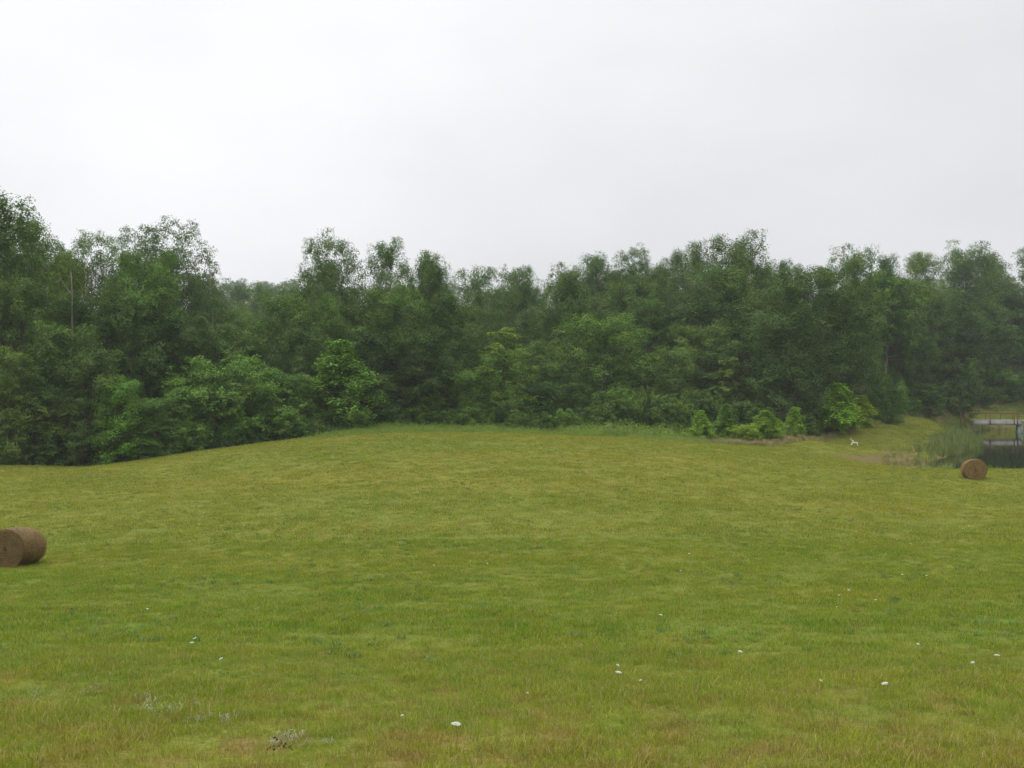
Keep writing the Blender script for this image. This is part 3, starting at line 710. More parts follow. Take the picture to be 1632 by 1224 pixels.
# ------------------------------------------------------------------ instanced ground cover (stuff)
def tuft_mesh(name, seed, n, rad, h, w, bend, mat, seg=2, dryp=.5, leafy=False):
    r = np.random.default_rng(seed); V = []; Fq = []; T3 = []; D = []
    for b in range(n):
        a_ = r.uniform(0, 2*PI); rr = rad*math.sqrt(r.uniform()); bx, by = rr*math.cos(a_), rr*math.sin(a_)
        fa = r.uniform(0, 2*PI); sx, sy = math.cos(fa+PI/2), math.sin(fa+PI/2); hh = h*r.uniform(.45, 1.2); be = bend*r.uniform(.2, 1.3)*hh; d = r.uniform()
        base = len(V)
        for i in range(seg):
            t_ = i/seg; ww = w*(1-.5*t_)*.5; px = bx+math.cos(fa)*be*t_*t_; py = by+math.sin(fa)*be*t_*t_; pz = hh*t_*(1-.15*t_)-.01
            V += [(px-sx*ww, py-sy*ww, pz), (px+sx*ww, py+sy*ww, pz)]; D += [d, d]
        V.append((bx+math.cos(fa)*be, by+math.sin(fa)*be, hh*(.85-.3*bend))); D.append(d)
        for i in range(seg-1): k = base+2*i; Fq.append((k, k+1, k+3, k+2))
        k = base+2*(seg-1); T3.append((k, k+1, k+2))
    fs = [np.array(T3)]+([np.array(Fq)] if Fq else [])
    me = mesh_np(name, np.array(V), fs, mat)
    at_ = me.attributes.new('dry', 'FLOAT', 'POINT'); at_.data.foreach_set('value', np.array(D, dtype=np.float32)); return me

def scatter(name, pts, scl, meshes, idx=None, seed=0, label=None, tilt=.12):
    """one object; geometry nodes put the given little meshes on its points"""
    r = np.random.default_rng(seed); n = len(pts)
    me = bpy.data.meshes.new(name); me.vertices.add(n); me.vertices.foreach_set('co', pts.astype(np.float32).ravel())
    rot = np.stack([r.normal(size=n)*tilt, r.normal(size=n)*tilt, r.uniform(0, 2*PI, n)], 1).astype(np.float32)
    a_ = me.attributes.new('rot', 'FLOAT_VECTOR', 'POINT'); a_.data.foreach_set('vector', rot.ravel())
    a_ = me.attributes.new('scl', 'FLOAT', 'POINT'); a_.data.foreach_set('value', scl.astype(np.float32))
    if idx is None: idx = r.integers(0, len(meshes), n)
    a_ = me.attributes.new('idx', 'INT', 'POINT'); a_.data.foreach_set('value', idx.astype(np.int32))
    o = link(name, me); tag(o, label, kind='stuff')
    coll = bpy.data.collections.new(name+'_pieces')
    for k, m_ in enumerate(meshes):
        po = bpy.data.objects.new('%s_piece_%02d' % (name, k), m_); coll.objects.link(po)
    g = bpy.data.node_groups.new(name+'_nodes', 'GeometryNodeTree')
    g.interface.new_socket('Geometry', in_out='INPUT', socket_type='NodeSocketGeometry'); g.interface.new_socket('Geometry', in_out='OUTPUT', socket_type='NodeSocketGeometry')
    gi = g.nodes.new('NodeGroupInput'); go = g.nodes.new('NodeGroupOutput'); ip = g.nodes.new('GeometryNodeInstanceOnPoints'); ci = g.nodes.new('GeometryNodeCollectionInfo')
    ci.inputs['Collection'].default_value = coll; ci.inputs['Separate Children'].default_value = True; ci.inputs['Reset Children'].default_value = True
    def na(nm, ty):
        x = g.nodes.new('GeometryNodeInputNamedAttribute'); x.data_type = ty; x.inputs['Name'].default_value = nm; return x.outputs['Attribute']
    g.links.new(gi.outputs[0], ip.inputs['Points']); g.links.new(ci.outputs[0], ip.inputs['Instance']); ip.inputs['Pick Instance'].default_value = True
    g.links.new(na('idx', 'INT'), ip.inputs['Instance Index']); g.links.new(na('rot', 'FLOAT_VECTOR'), ip.inputs['Rotation']); g.links.new(na('scl', 'FLOAT'), ip.inputs['Scale'])
    g.links.new(ip.outputs[0], go.inputs[0])
    md = o.modifiers.new('scatter', 'NODES'); md.node_group = g
    return o

def field_points(y0, y1, dens, seed, margin=3.0, hw=.56):
    r = np.random.default_rng(seed); xm = hw*y1+margin
    n = int((y1-y0)*2*xm*dens); x = r.uniform(-xm, xm, n); y = r.uniform(y0, y1, n)
    k = np.abs(x) < hw*y+margin; return x[k], y[k]
def keep_mask(x, y, r):
    ok = (y < edge_y(x)+r.normal(size=len(x))*.8) & (poly_sd(x, y, POND) > .5)
    return ok & (soil_at(x, y) < r.uniform(.35, 1.5, len(x)))
near_t = [tuft_mesh('tuft', 100+i, 30, .13, (.075, .095, .06, .11, .085)[i], .0045, (.55, .7, .9, .4, .6)[i], M_blade, 3) for i in range(5)]
near_t += [tuft_mesh('tuft', 120, 14, .10, .20, .0045, .9, M_blade, 4)]
mid_t = [tuft_mesh('tuft', 140+i, 26, .20, (.075, .09, .06, .10)[i], .009, .6, M_blade, 2) for i in range(4)]
far_t = [tuft_mesh('tuft', 160+i, 24, .34, (.075, .09, .10)[i], .018, .5, M_blade, 2) for i in range(3)]
PX, PS, PI_ = [], [], []
off = 0
for (y0, y1, dens, seed, meshes) in ((3.5, 15, 150, 1, near_t), (15, 36, 55, 2, mid_t), (36, 92, 20, 3, far_t), (92, 150, 7, 4, far_t)):
    x, y = field_points(y0, y1, dens, seed); r = np.random.default_rng(seed+50); k = keep_mask(x, y, r); x, y = x[k], y[k]
    PX.append(np.stack([x, y, zt(x, y)], 1))
    hv = vnoise(x*.55, y*.55, 31)*.7+vnoise(x*2.3, y*2.3, 32)*.6
    sc = (.45+hv*.75)*r.uniform(.75, 1.25, len(x))
    if meshes is near_t:
        pr = np.array([.22, .22, .22, .12, .19, .03]); id_ = r.choice(6, len(x), p=pr)
    else: id_ = r.integers(0, len(meshes), len(x))
    base_i = {id(near_t): 0, id(mid_t): 6, id(far_t): 10}[id(meshes)]
    if meshes is far_t and y0 > 90: sc = sc*1.5
    PS.append(sc); PI_.append(id_+base_i)
scatter('meadow_grass', np.concatenate(PX), np.concatenate(PS), near_t+mid_t+far_t, np.concatenate(PI_), 9, 'short yellow-green mown grass of the hay meadow')
print('tufts', sum(len(p) for p in PX))

# clump of darker coarse grass standing proud here and there
M_coarse = thin('coarse_grass', flat_colour((.055, .135, .010), (.085, .175, .014), (.18, .19, .04)), .3, .05, .5)
co = [tuft_mesh('coarse_tuft', 200+i, 34, .11, (.14, .18, .12)[i], .008, .8, M_coarse, 3) for i in range(3)]
r = np.random.default_rng(21); x, y = field_points(13, 80, 4.5, 22); nn = vnoise(x*.35, y*.35, 44)*.6+vnoise(x*1.7, y*1.7, 45)*.5
k = keep_mask(x, y, r) & (nn > r.uniform(.52, .95, len(x))); x, y = x[k], y[k]
scatter('coarse_grass', np.stack([x, y, zt(x, y)], 1), r.uniform(.5, 1.15, len(x)), co, None, 23, 'darker coarse grass clumps dotting the meadow')

# clover / plantain leaves close by
M_herb = thin('herb_leaf', flat_colour((.085, .170, .022), (.125, .220, .030)), .3, .02, .6)
def herb_mesh(seed, n, R, s):
    r = np.random.default_rng(seed); P = np.stack([r.normal(size=n)*R*.5, r.normal(size=n)*R*.5, r.uniform(.02, .07, n)], 1)
    return leaves_mesh('herb', P, norm(r.normal(size=(n, 3))*.35+np.array([0, 0, 1])), s, r, .7, M_herb)
hb = [herb_mesh(300+i, 22, .16, .026) for i in range(3)]+[herb_mesh(310+i, 7, .09, .055) for i in range(1)]
x, y = field_points(5, 26, 2.2, 33); nn = vnoise(x*.6, y*.6, 54); k = (nn > .52); x, y = x[k], y[k]; r = np.random.default_rng(35)
scatter('clover_leaves', np.stack([x, y, zt(x, y)], 1), r.uniform(.7, 1.3, len(x)), hb, None, 36, 'low clover and broad-leaved weeds among the near grass')

# bleached dead grass scraps lying near at left
M_white = thin('bleached_grass', flat_colour((.46, .45, .38), (.32, .31, .22)), .2, .03, .6)
bl = [tuft_mesh('bleached_tuft', 350+i, 16, .11, .07, .009, 1.3, M_white, 3) for i in range(2)]
r = np.random.default_rng(61); pts = []
for (c_, rw, nn_, sx, sy) in ((246, 1134, 9, .10, .07), (272, 1136, 7, .07, .05), (285, 1136, 4, .35, .12), (325, 1150, 8, .22, .08), (120, 1108, 5, .25, .10), (450, 1184, 7, .14, .06), (495, 1193, 3, .1, .06), (215, 1120, 4, .3, .1)):
    for Yq in np.arange(6, 16, .05):
        if (CY-rw)/F*Yq >= z1((c_-CX)/F*Yq, Yq): continue
        break
    lo, hi = 6., 16.
    for _ in range(30):
        mi = (lo+hi)/2
        if z1((c_-CX)/F*mi, mi) < (CY-rw)/F*mi: lo = mi
        else: hi = mi
    X0 = (c_-CX)/F*lo
    for _ in range(nn_): pts.append((X0+r.normal()*sx, lo+r.normal()*sy*1.6))
pts = np.array(pts)
scatter('bleached_grass', np.column_stack([pts, zt(pts[:, 0], pts[:, 1])+.035]), r.uniform(.35, .9, len(pts)), bl, None, 62, 'bleached white scraps of dead grass near the lower left')
def ground_hit(c_, rw, lo=5., hi=110.):
    """distance at which the view ray through a pixel first meets the ground"""
    Ys = np.linspace(lo, hi, 1500); zz = zt((c_-CX)/F*Ys, Ys); below = (CY-rw)/F*Ys < zz
    i = int(np.argmax(below)); Y = float(Ys[i]); return (c_-CX)/F*Y, Y, z1((c_-CX)/F*Y, Y)

# weeds along the crest
M_weed = thin('weed_leaf', flat_colour((.125, .250, .022), (.205, .305, .032), (.34, .34, .10)), .3, .03, .6)
M_tan = thin('tall_dry_grass', flat_colour((.30, .22, .11), (.42, .34, .19), (.20, .27, .06)), .3, .03, .6)
M_reed = thin('reed_leaf', flat_colour((.085, .180, .026), (.165, .235, .038), (.34, .30, .13), scale=.6), .3, .05, .5)
def weed_mesh(seed, n, h, R):
    r = np.random.default_rng(seed); P = []; Nn = []
    for s_ in range(n+2):
        bx, by = r.normal(size=2)*R; hh = h*r.uniform(.5, 1.15); lx, ly = r.normal(size=2)*.12*hh
        for q_ in range(18):
            t_ = r.uniform(.12, 1); P.append((bx+lx*t_+r.normal()*.05, by+ly*t_+r.normal()*.05, hh*t_)); Nn.append((r.normal()*.6, r.normal()*.6, .9))
    return leaves_mesh('weed', np.array(P), norm(np.array(Nn)), .13, r, .42, M_weed)
wd = [weed_mesh(400+i, 7, (1.0, .75, 1.3)[i], .35) for i in range(3)]
tg = [tuft_mesh('tall_tuft', 420+i, 40, .30, (.75, .95, .6)[i], .022, .35, M_tan, 3) for i in range(3)]
r = np.random.default_rng(71)
# weeds: band just inside the wood edge from the cone tree to the right
x = r.uniform(-17, 62, 14000); dy = r.uniform(-6.5, 3.5, 14000); y = edge_y(x)+dy
nn = vnoise(x*.3, y*.3, 77)*.7+vnoise(x*1.1, y*1.1, 78)*.4
k = (nn > r.uniform(.25, .75, len(x))) & (poly_sd(x, y, POND) > 2) & ~((x > 24) & (dy < .8))
x, y, dy = x[k], y[k], dy[k]
scatter('crest_weeds', np.stack([x, y, zt(x, y)-.03], 1), r.uniform(.7, 1.45, len(x))*np.clip(1.0+dy*.12, .4, 1.5)*np.interp(x, [-14, -4, 5, 10, 15, 19, 60], [.4, .65, .85, 1.0, .9, .7, .55]), wd, None, 72, 'pale green leafy weeds growing along the meadow crest')
# undergrowth along the dark left wood edge
x = r.uniform(-50, -14, 900); y = edge_y(x)+r.uniform(.2, 4, 900)
M_under = thin('undergrowth_leaf', flat_colour((.040, .085, .018), (.070, .130, .024)), .3, .03, .6)
ug = [leaves_mesh('undergrowth', np.abs(np.random.default_rng(450+i).normal(size=(110, 3)))*np.array([.35, .35, .4])*np.where(np.random.default_rng(460+i).uniform(size=(110, 3)) < .5, 1, -1)*np.array([1, 1, 0])+np.abs(np.random.default_rng(470+i).normal(size=(110, 3)))*np.array([0, 0, .35]), norm(np.random.default_rng(480+i).normal(size=(110, 3))*.6+np.array([0, 0, 1])), .16, np.random.default_rng(490+i), .6, M_under) for i in range(2)]
scatter('undergrowth', np.stack([x, y, zt(x, y)], 1), r.uniform(.5, 1.2, len(x)), ug, None, 73, 'dark low undergrowth beneath the left wood edge')
x = np.concatenate([r.uniform(-12, 128, 7000)]); y = edge_y(x)+r.uniform(3, 20, 7000)
k = (x > 4); x, y = x[k], y[k]
scatter('wood_floor_plants', np.stack([x, y, zt(x, y)], 1), r.uniform(.6, 1.8, len(x)), ug, None, 74, 'shaded leafy plants on the floor of the wood')
# tall tan grass: strip from the crest along the path
x = r.uniform(8, 125, 16000); lo_ = np.interp(x, [8, 16, 28, 34, 60, 125], [-2.5, -4.5, -9.5, -4.5, -3.2, -3.5]); hi_ = np.interp(x, [8, 22, 30, 60, 125], [-.8, -1.2, .3, .8, .8])
y = edge_y(x)+lo_+(hi_-lo_)*r.uniform(0, 1, len(x))
lim = np.interp(x, [8, 16, 22, 26, 30, 36], [88, 86, 86.5, 92, 98, 107])
k = (y > lim) & (vnoise(x*.25, y*.25, 91) > r.uniform(.2, .85, len(x))) & (poly_sd(x, y, POND) > 3)
x, y = x[k], y[k]
scatter('tall_dry_grass', np.stack([x, y, zt(x, y)], 1), r.uniform(.3, .85, len(x)), tg, None, 75, 'tall tan grass gone to seed along the meadow edge and path')
# reeds and rough growth on the pond bank
rd = [tuft_mesh('reed_clump', 500+i, 26, .28, (1.5, 1.9, 1.2)[i], .035, .22, M_reed, 3) for i in range(3)]
x = r.uniform(34, 80, 26000); y = r.uniform(84, 158, 26000); s_ = poly_sd(x, y, POND)
left = (x < np.interp(y, POND[::-1][:6, 1], POND[::-1][:6, 0])+4) | (y > 148)
nn = vnoise(x*.22, y*.22, 95)
wgt = np.clip(1-np.abs(s_-1.0)/3.4, 0, 1)*np.clip((y-92)/10, .06, 1)*np.where((x > 66) & (y > 143), .3, 1)
k = (s_ > -1.2) & (s_ < 3.0) & (r.uniform(size=len(x)) < wgt*(.12+nn*.75)) & left
x, y, s_ = x[k], y[k], s_[k]
scatter('reeds', np.stack([x, y, np.maximum(zt(x, y), WATER-.3)], 1), r.uniform(.4, 1.05, len(x))*np.clip(1.15-s_*.14, .4, 1.1)*np.where(y > 122, .8, 1), rd, None, 76, 'tall green reeds on the sloping pond bank')
# grass tussocks beside the soil, and on the hidden near shore
x = r.uniform(28, 110, 9000); y = r.uniform(70, 110, 9000); s_ = poly_sd(x, y, POND)
k = (s_ > .1) & (s_ < 4.2) & (vnoise(x*.5, y*.5, 97) > r.uniform(.2, .9, len(x))) & ((y > 82) | (s_ < 3.2))
x, y = x[k], y[k]
scatter('bank_grass', np.stack([x, y, zt(x, y)], 1), r.uniform(.3, .75, len(x)), [tg[0], tg[1], rd[2], rd[0], wd[1]], r.choice(5, len(x), p=[.3, .25, .2, .1, .15]), 79, 'rough mixed grass on the low pond bank')

x = r.uniform(52, 125, 9000); y = edge_y(x)-r.uniform(-1.5, 11, 9000)
k = (poly_sd(x, y, POND) > 1.5) & (y > 146) & (vnoise(x*.3, y*.3, 98) > r.uniform(.2, 1.1, len(x))); x, y = x[k], y[k]
scatter('far_bank_grass', np.stack([x, y, zt(x, y)], 1), r.uniform(.3, .8, len(x)), [tg[0], wd[0], wd[2], tg[2]], r.choice(4, len(x), p=[.3, .35, .1, .25]), 80, 'rough weedy grass on the slope beyond the pond')

# ------------------------------------------------------------------ hay bales
def hay_mat(name, a, b, c):
    m, t, o = newmat(name); p = N(t, 'ShaderNodeBsdfPrincipled'); g = N(t, 'ShaderNodeTexCoord')
    n = noise(t, g.outputs['Object'], 5, 5, .7); n2 = noise(t, g.outputs['Object'], 28, 4, .7)
    cc = mixc(t, n, a, b); cc = mixc(t, mrange(t, n2, .35, .7, 0, .7), cc, c)
    L(t, cc, p.inputs['Base Color']); p.inputs['Roughness'].default_value = .9; p.inputs['Specular IOR Level'].default_value = .15
    bm = N(t, 'ShaderNodeBump'); bm.inputs['Strength'].default_value = .8; bm.inputs['Distance'].default_value = .02; L(t, n2, bm.inputs['Height']); L(t, bm.outputs[0], p.inputs['Normal'])
    L(t, p.outputs[0], o.inputs[0]); return m
M_hay = hay_mat('hay', (.085, .052, .020), (.18, .115, .046), (.25, .17, .075))
M_straw = thin('straw_strand', flat_colour((.16, .100, .042), (.25, .165, .070), (.42, .31, .15), scale=3), .1, .04, .5)
M_straw2 = thin('straw_strand_rusty', flat_colour((.21, .120, .042), (.31, .190, .072), (.44, .31, .13), scale=3), .1, .04, .5)
def bale(name, col, row, Y, R, Lb, phi, seed, label, smat, face_turn=1):
    """axis horizontal; the flat end looks to the viewer, the axis runs away at phi from the view direction"""
    r = np.random.default_rng(seed); x = (col-CX)/F*Y; z = z1(x, Y)
    o = empty(name, (x, Y, z), -phi); tag(o, label, 'hay bale', 'round hay bales left on the meadow')
    na, nr = 96, 16; V = []; Fq = []
    # outline: sags flat at the bottom
    def rim(a_, rr):
        px = math.cos(a_)*rr*1.02; pz = math.sin(a_)*rr
        if pz < -R*.86: pz = -R*.86-(pz+R*.86)*-.25
        return px, pz
    prof = []
    for i in range(nr): prof.append((R*(.02+.93*i/(nr-1)), 0.0, 'f'))
    for t_ in (.35, .75, 1.0): prof.append((R*(.95+.05*math.sin(t_*PI/2)), .05*t_, 's'))
    nl = 14; rr_at = lambda y_: R*(1-.17*max(0.0, min(1.0, y_/Lb))**3.5)
    for i in range(1, nl): prof.append((rr_at(.05+(Lb-.1)*i/nl), .05+(Lb-.1)*i/nl, 's'))
    for t_ in (0, .6, 1.0): prof.append((rr_at(Lb)*(1-.08*t_), Lb-.05+.05*t_, 's'))
    for i in range(6): prof.append((R*.76*(1-(i+1)/6.2), Lb, 'b'))
    for (rr, yy, ty) in prof:
        for k in range(na):
            a_ = 2*PI*k/na; d = 0
            if ty == 'f': yy2 = yy+.040*math.sin((rr/R*8*2*PI)-a_*face_turn)+r.normal()*.008+.05*(1-rr/R)**2*math.cos(a_*2)+.03*(vnoise(np.array([math.cos(a_)*rr*6+9]), np.array([math.sin(a_)*rr*6+9]), seed)[0]-.5)
            else: yy2 = yy
            rr2 = rr
            if ty == 's': rr2 = rr*(1+.018*math.sin(yy*23+a_*.5)+r.normal()*.006+.06*(vnoise(np.array([a_*4+7]), np.array([yy*5+3]), seed+1)[0]-.5)-.045*math.cos(2*a_)*-1)
            px, pz = rim(a_, rr2); V.append((px, yy2, pz+R*.89-.075*yy))
    m_ = len(prof)
    for i in range(m_-1):
        for k in range(na): Fq.append((i*na+k, i*na+(k+1) % na, (i+1)*na+(k+1) % na, (i+1)*na+k))
    me = mesh_np('hay_roll', np.array(V), np.array(Fq), M_hay, True); body = link('hay_roll', me, o)
    # straw strands lying along the winding
    P = []; T3 = []; D = []
    def strand(p0, p1, p2, w, nrm, d):
        b_ = len(P); nrm = Vector(nrm); p0, p1, p2 = Vector(p0), Vector(p1), Vector(p2); s_ = (p2-p0).normalized().cross(nrm)*w*.5
        for q_, ww in ((p0, .6), (p1, 1), (p2, .3)): P.extend([q_-s_*ww, q_+s_*ww])
        T3.extend([(b_, b_+1, b_+3, b_+2), (b_+2, b_+3, b_+5, b_+4)]); D.extend([d]*6)
    for _ in range(9000):
        a_ = r.uniform(0, 2*PI); yy = r.uniform(0, Lb); l = r.uniform(.06, .28)/R; lift = abs(r.normal())*.012+.004; dy = r.normal()*.05
        q3 = []
        for tt in (0, .5, 1):
            aa = a_+l*tt; px, pz = rim(aa, rr_at(yy)+lift*(1+tt*(1.0 if r.uniform() < .9 else 4))); q3.append((px, yy+dy*tt, pz+R*.89-.075*yy))
        px, pz = math.cos(a_), math.sin(a_); strand(*q3, .006, (px, 0, pz), r.uniform())
    for _ in range(3200):
        rr = R*math.sqrt(r.uniform(.01, 1)); a_ = r.uniform(0, 2*PI); l = r.uniform(.05, .24)/max(rr, .12); rad_ = r.normal()*.03
        q3 = []
        for tt in (0, .5, 1):
            aa = a_+l*tt; px, pz = rim(aa, max(.01, min(R*1.0, rr+rad_*tt))); q3.append((px, -.015-abs(r.normal())*.02-(.03*tt if r.uniform() < .12 else 0), pz+R*.89))
        strand(*q3, .006, (0, -1, 0), r.uniform())
    for _ in range(1500):   # fuzz standing off the rim and fallen straw at the foot
        a_ = r.uniform(-.2, PI+.2); yy = r.uniform(0, Lb); px, pz = rim(a_, rr_at(yy)); d = Vector((px, r.normal()*.3, pz)).normalized()*r.uniform(.03, .13)+Vector((r.normal(), r.normal(), 0))*.03
        p0 = Vector((px, yy, pz+R*.89-.075*yy)); strand(p0, p0+d*.5, p0+d+Vector((0, 0, -.01)), .005, (0, 1, 0), r.uniform())
    for _ in range(420):
        px = r.uniform(-R*.9, R*.9); yy = r.uniform(-.22, .05); p0 = Vector((px, yy, r.uniform(0.0, .09))); a_ = r.uniform(0, PI); d = Vector((math.cos(a_)*.2, math.sin(a_)*.08, .01)); strand(p0, p0+d*.5+Vector((0, 0, .01)), p0+d, .006, (0, 0, 1), r.uniform())
    me = mesh_np('loose_straw', np.array([tuple(v) for v in P]), np.array(T3), smat)
    a2 = me.attributes.new('dry', 'FLOAT', 'POINT'); a2.data.foreach_set('value', np.array(D, dtype=np.float32))
    st = link('loose_straw', me, o); st['kind'] = 'stuff'
    return o
bale('hay_bale', 9, 902, 31.0, .625, 1.28, math.radians(8), 5, 'large brown round hay bale cut by the left edge of the view', M_straw)
bale('hay_bale', 1555, 766, 64.0, .68, 1.25, math.radians(11), 6, 'small distant round hay bale in front of the pond at right', M_straw2)

# ------------------------------------------------------------------ white garden chair
M_plastic = simple('white_plastic', (.80, .81, .78), .35, .5, .03, 5)
cx_, cyy, cz_ = ground_hit(1361, 711.5, 90, 108)
ch = empty('garden_chair', (cx_, cyy, cz_), math.radians(-12)); ch.scale = (1, 1, 1.1); tag(ch, 'white plastic garden chair standing alone on the grass by the pond', 'chair')
# local +x is the chair's front
def strip(pts, w, th, name, y0=None):
    """curved slab of width w following pts in the xz plane"""
    V = []; Fq = []; n = len(pts)
    for i, (px, pz) in enumerate(pts):
        a0 = pts[max(i-1, 0)]; a1 = pts[min(i+1, n-1)]; tx, tz = a1[0]-a0[0], a1[1]-a0[1]; l = math.hypot(tx, tz); nx_, nz_ = -tz/l*th/2, tx/l*th/2
        ww = w[i] if isinstance(w, (list, tuple)) else w
        V += [(px+nx_, -ww/2, pz+nz_), (px+nx_, ww/2, pz+nz_), (px-nx_, ww/2, pz-nz_), (px-nx_, -ww/2, pz-nz_)]
    for i in range(n-1):
        b_ = i*4
        for k in range(4): Fq.append((b_+k, b_+(k+1) % 4, b_+4+(k+1) % 4, b_+4+k))
    Fq += [(0, 3, 2, 1), ((n-1)*4, (n-1)*4+1, (n-1)*4+2, (n-1)*4+3)]
    return mesh_np(name, np.array(V, float), np.array(Fq), M_plastic)
seat_me = strip([(-.16, .36), (-.05, .345), (.10, .35), (.25, .365), (.30, .375), (.33, .35)], .46, .05, 'chair_seat'); link('seat', seat_me, ch)
link('backrest', strip([(-.15, .37), (-.17, .45), (-.19, .54), (-.23, .63), (-.30, .71), (-.37, .75)], [.40, .46, .48, .46, .38, .24], .045, 'chair_back'), ch)
for sy in (-.20, .20):
    mb = MB(); mb.tube([(.31, sy, .37), (.335, sy, .2), (.38, sy, -.02)], [.04, .036, .03], 6); link('leg', mb.build('front_leg', M_plastic, True), ch)
    mb = MB(); mb.tube([(-.13, sy, .37), (-.24, sy, .2), (-.32, sy, -.02)], [.04, .036, .03], 6); link('leg', mb.build('rear_leg', M_plastic, True), ch)
for sy in (-.24, .24):
    mb = MB(); mb.tube([(-.19, sy, .56), (-.08, sy, .53), (-.03, sy*1.02, .47), (-.06, sy, .37)], [.02, .024, .022, .02], 6); link('armrest', mb.build('armrest', M_plastic, True), ch)

# ------------------------------------------------------------------ footbridge and riser
M_conc = simple('pale_concrete', (.50, .485, .45), .85, .2, .14, 2.5, bump=.3)
M_rust = simple('rusty_rail_paint', (.16, .078, .048), .7, .3, .3, 6, .1)
M_green = simple('pale_green_paint', (.36, .46, .38), .6, .3, .12, 3)
M_black = simple('black_paint', (.02, .02, .02), .5, .3, .1, 5)
BY = 146.0
def bx(col, Y=BY): return (col-CX)/F*Y
xL, xR = bx(1553), bx(1627); zb, ztp = -6.12, -5.36
br = empty('footbridge', (xL, BY, zb)); br.rotation_euler = (0, 0, math.radians(-3)); tag(br, 'concrete footbridge with rusty railings leading over the pond', 'footbridge')
Lx = xR-xL; Wd = 1.5
nseg = 3
for i in range(nseg):
    mb = MB(); mb.box(Lx*i/nseg+.012, Lx*(i+1)/nseg-.012, 0, Wd, 0, ztp-zb-.09); link('deck_beam', mb.build('deck_beam', M_conc), br)
mb = MB(); mb.box(-.1, Lx+.15, -.06, Wd+.06, ztp-zb-.088, ztp-zb); link('deck', mb.build('deck', M_conc), br)
H0 = ztp-zb
for sy in (-.07, Wd+.07):
    for px in (bx(1577)-xL, bx(1602)-xL-.1 if sy > 0 else bx(1614.5)-xL, bx(1620)-xL, Lx+.55):
        if px > Lx+.2: continue
        mb = MB(); mb.box(px-.045, px+.045, sy-.04, sy+.04, .05, H0+1.05); link('post', mb.build('post', M_rust), br)
    for hz in (1.02,):
        mb = MB(); mb.tube([(-1.4, sy, H0+hz-.02), (Lx*.5, sy, H0+hz-.01), (Lx+.9, sy, H0+hz)], .045, 6); link('handrail', mb.build('handrail', M_rust, True), br)
    mb = MB(); mb.box(-1.40, -1.30, sy-.04, sy+.04, -.5, H0+1.0); link('post', mb.build('post', M_rust), br)
# landing platform at the riser
pl = MB(); pl.box(Lx+.17, Lx+2.3, -.35, Wd+.35, H0-.22, H0-.02); link('landing', pl.build('landing', M_conc), br)
for (px, py) in ((Lx+.2, -.39), (Lx+1.3, -.39), (Lx+2.25, -.39), (Lx+2.25, Wd+.39), (Lx+1.2, Wd+.39)):
    mb = MB(); mb.box(px-.04, px+.04, py-.035, py+.035, H0-.2, H0+1.05); link('post', mb.build('post', M_rust), br)
for py in (-.39, Wd+.39):
    for hz in (1.0, .5):
        mb = MB(); mb.tube([(Lx+.15, py, H0+hz), (Lx+2.3, py, H0+hz)], .035, 6); link('handrail', mb.build('handrail', M_rust, True), br)
# riser tower
rx = bx(1626.3); rz_ = empty('overflow_riser', (rx, BY+.30, WATER-1.4)); tag(rz_, 'pale green water level riser with black scale marks under the bridge end', 'riser')
hr = (ztp-.25)-(WATER-1.4)
mb = MB()
for (z0, z1_, w_) in ((0, hr*.97, .40),):
    V = [(-w_, -w_, z0), (w_, -w_, z0), (w_, w_, z0), (-w_, w_, z0), (-w_*.80, -w_*.80, z1_), (w_*.80, -w_*.80, z1_), (w_*.80, w_*.80, z1_), (-w_*.80, w_*.80, z1_)]
    mb.add(V, [(0, 3, 2, 1), (4, 5, 6, 7), (0, 1, 5, 4), (1, 2, 6, 5), (2, 3, 7, 6), (3, 0, 4, 7)])
link('tower', mb.build('tower', M_green), rz_)
mb = MB(); z0 = 1.25
mb.box(.08, .33, -.425, -.36, 1.2, hr*.95); link('scale_board', mb.build('scale_board', simple('white_board', (.72, .76, .70), .5, .3, .05)), rz_)
i = 0
zq = 1.3
marks = []
while zq < hr*.93:
    mb = MB(); wd_ = .14 if i % 2 else .20; mb.box(.32-wd_, .32, -.432, -.426, zq, zq+.075); link('scale_mark', mb.build('scale_mark', M_black), rz_); zq += .19; i += 1

# ------------------------------------------------------------------ flowers
M_petal = simple('white_floret', (.82, .82, .76), .6, .2, .04, 30)
M_stem = simple('green_stem', (.08, .14, .03), .6, .2, .1, 30)
def umbel(seed, R=.04):
    r = np.random.default_rng(seed); mb = MB()
    for i in range(46):
        rr = R*math.sqrt((i+.5)/46); a_ = i*2.39996; s_ = R*.13*r.uniform(.8, 1.3); zc = -.25*rr*rr/R+r.normal()*.001
        cx0, cy0 = rr*math.cos(a_), rr*math.sin(a_)
        V = [(cx0+s_*math.cos(k*PI/2.5), cy0+s_*math.sin(k*PI/2.5), zc-.002) for k in range(5)]+[(cx0, cy0, zc+.004)]
        mb.add(V, [(k, (k+1) % 5, 5) for k in range(5)]+[(4, 3, 2, 1, 0)])
    return mb.build('umbel', M_petal)
def stem(h):
    mb = MB(); mb.tube([(0, 0, -.03), (.01, .005, h*.5), (0, 0, h*.93)], [.0025, .002, .0018], 5)
    for k in range(10): a_ = k*PI/5; mb.tube([(0, 0, h*.93), (math.cos(a_)*.026, math.sin(a_)*.026, h-.006)], .0009, 3, False)
    return mb.build('stem', M_stem)
um = [umbel(1), umbel(2), umbel(3)]; sm = [stem(.20), stem(.16)]
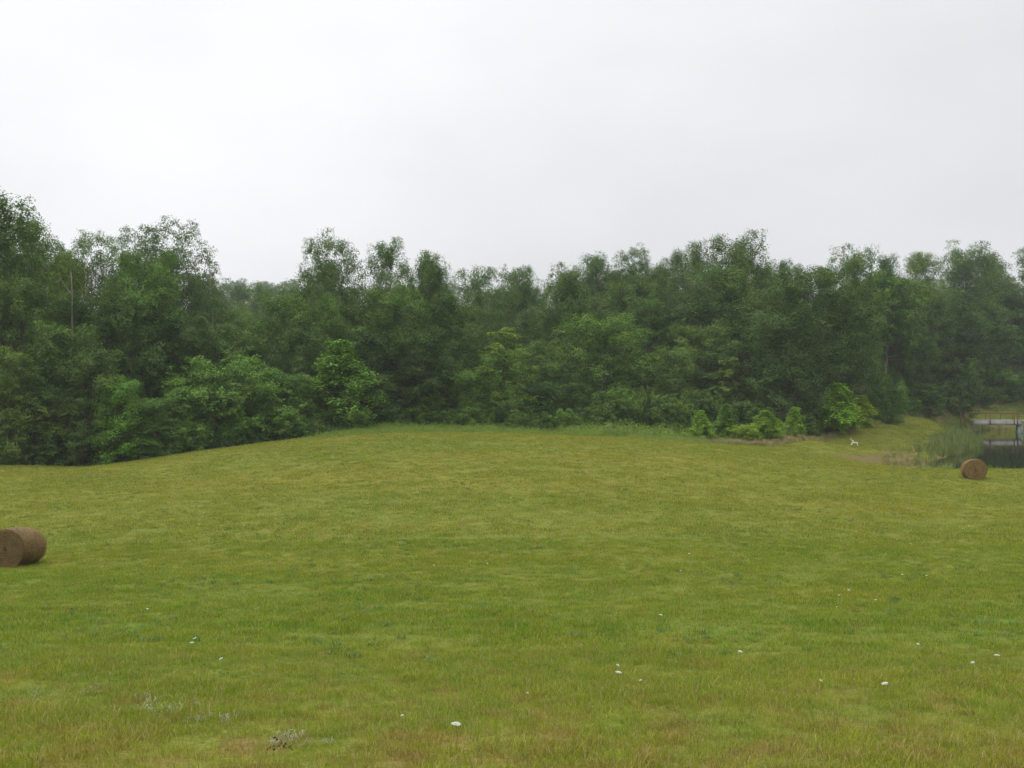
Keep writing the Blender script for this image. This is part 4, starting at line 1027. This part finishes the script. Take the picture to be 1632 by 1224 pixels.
def flower(col, row, s, k, label, tilt=.15):
    x, y, z = ground_hit(col, row+3, 5, 92); o = empty('white_flower', (x, y, z), k*1.7); o.scale = (s*.85, s*.85, 1); tag(o, label, 'flower', 'white wildflowers dotting the meadow')
    st_ = link('stem', sm[k % 2], o); u = link('flower_head', um[k % 3], o); u.location = (0, 0, (.20, .16)[k % 2]); u.rotation_euler = (tilt*math.sin(k*2.1), tilt*math.cos(k*1.3)-.05, 0); return o
FL = [(727, 1191, 1.1, 'flat white flower nearest the viewer, at the bottom centre'), (986, 1089, 1.1, 'rounded white flower in the lower right of centre'), (985, 1083, .6, 'small white flower just behind the rounded one right of centre'),
      (1021, 1104, .45, 'small white flower right of and below the rounded one'), (1180, 1058, .9, 'flat white flower right of centre in the lower meadow'), (1410, 1110, 1.0, 'white flower alone in the lower right meadow'),
      (306, 1043, .9, 'lower of two white flowers in the lower left meadow'), (310, 1030, .75, 'upper of two white flowers in the lower left meadow'), (352, 1071, .7, 'white flower right of and below the lower left pair'),
      (1589, 1060, 1.0, 'white flower at the right edge of the lower meadow'), (1550, 1078, .7, 'white flower just left of the right edge one'), (641, 1168, .4, 'tiny white flower above and left of the nearest one'),
      (1463, 1045, .6, 'white flower in the right meadow above the lone lower one'), (841, 1127, .35, 'tiny white flower between the nearest and the rounded one'), (1309, 1112, .4, 'tiny white flower left of the lone lower right one')]
for k, (c_, rw_, s_, lb_) in enumerate(FL): flower(c_, rw_, s_, k, lb_)
fr = random.Random(41)
for k in range(60):
    row_ = 1010-(1010-705)*fr.random()**.62; col_ = fr.uniform(20, 1615)
    x, y, z = ground_hit(col_, row_, 5, 90)
    if y > 76 or soil_at(np.array([x]), np.array([y]))[0] > .2: continue
    o = link('white_flower', um[k % 3]); o.location = (x, y, z+fr.uniform(.11, .19)); s_ = fr.uniform(.4, .85); o.scale = (s_, s_, s_*1.3); o.rotation_euler = (fr.uniform(-.4, .4), fr.uniform(-.4, .4), 0)
    tag(o, 'tiny white flower dotting the upper meadow grass', 'flower', 'tiny white flowers in the upper meadow')

# brown curled dead leaves at the lower left
M_dleaf = simple('dead_leaf', (.13, .065, .035), .8, .2, .3, 20)
r = np.random.default_rng(90)
for (c_, rw_, lb_) in ((447, 1192, 'dark brown curled dead leaf cluster near the bottom left'),):
    x, y, z = ground_hit(c_, rw_+6, 5, 20)
    P = r.normal(size=(34, 3))*np.array([.05, .05, .02])+np.array([0, 0, .05]); me = leaves_mesh('dead_leaves', P, norm(r.normal(size=(34, 3))+np.array([0, 0, .6])), .032, r, .6, M_dleaf)
    o = link('dead_leaf_cluster', me); o.location = (x, y, z+.01); tag(o, lb_, 'dead leaves')

# ------------------------------------------------------------------ haze
m, t, o = newmat('haze_air'); v = N(t, 'ShaderNodeVolumePrincipled')
v.inputs['Density'].default_value = .00032; v.inputs['Color'].default_value = (.93, .965, 1.0, 1); v.inputs['Anisotropy'].default_value = .2
L(t, v.outputs[0], o.inputs['Volume'])
mb = MB(); mb.box(-950, 990, -320, 1650, float(GZ.min())-1.5, 140)
hz = link('haze', mb.build('haze', m)); tag(hz, 'pale damp haze over the whole valley', kind='stuff')
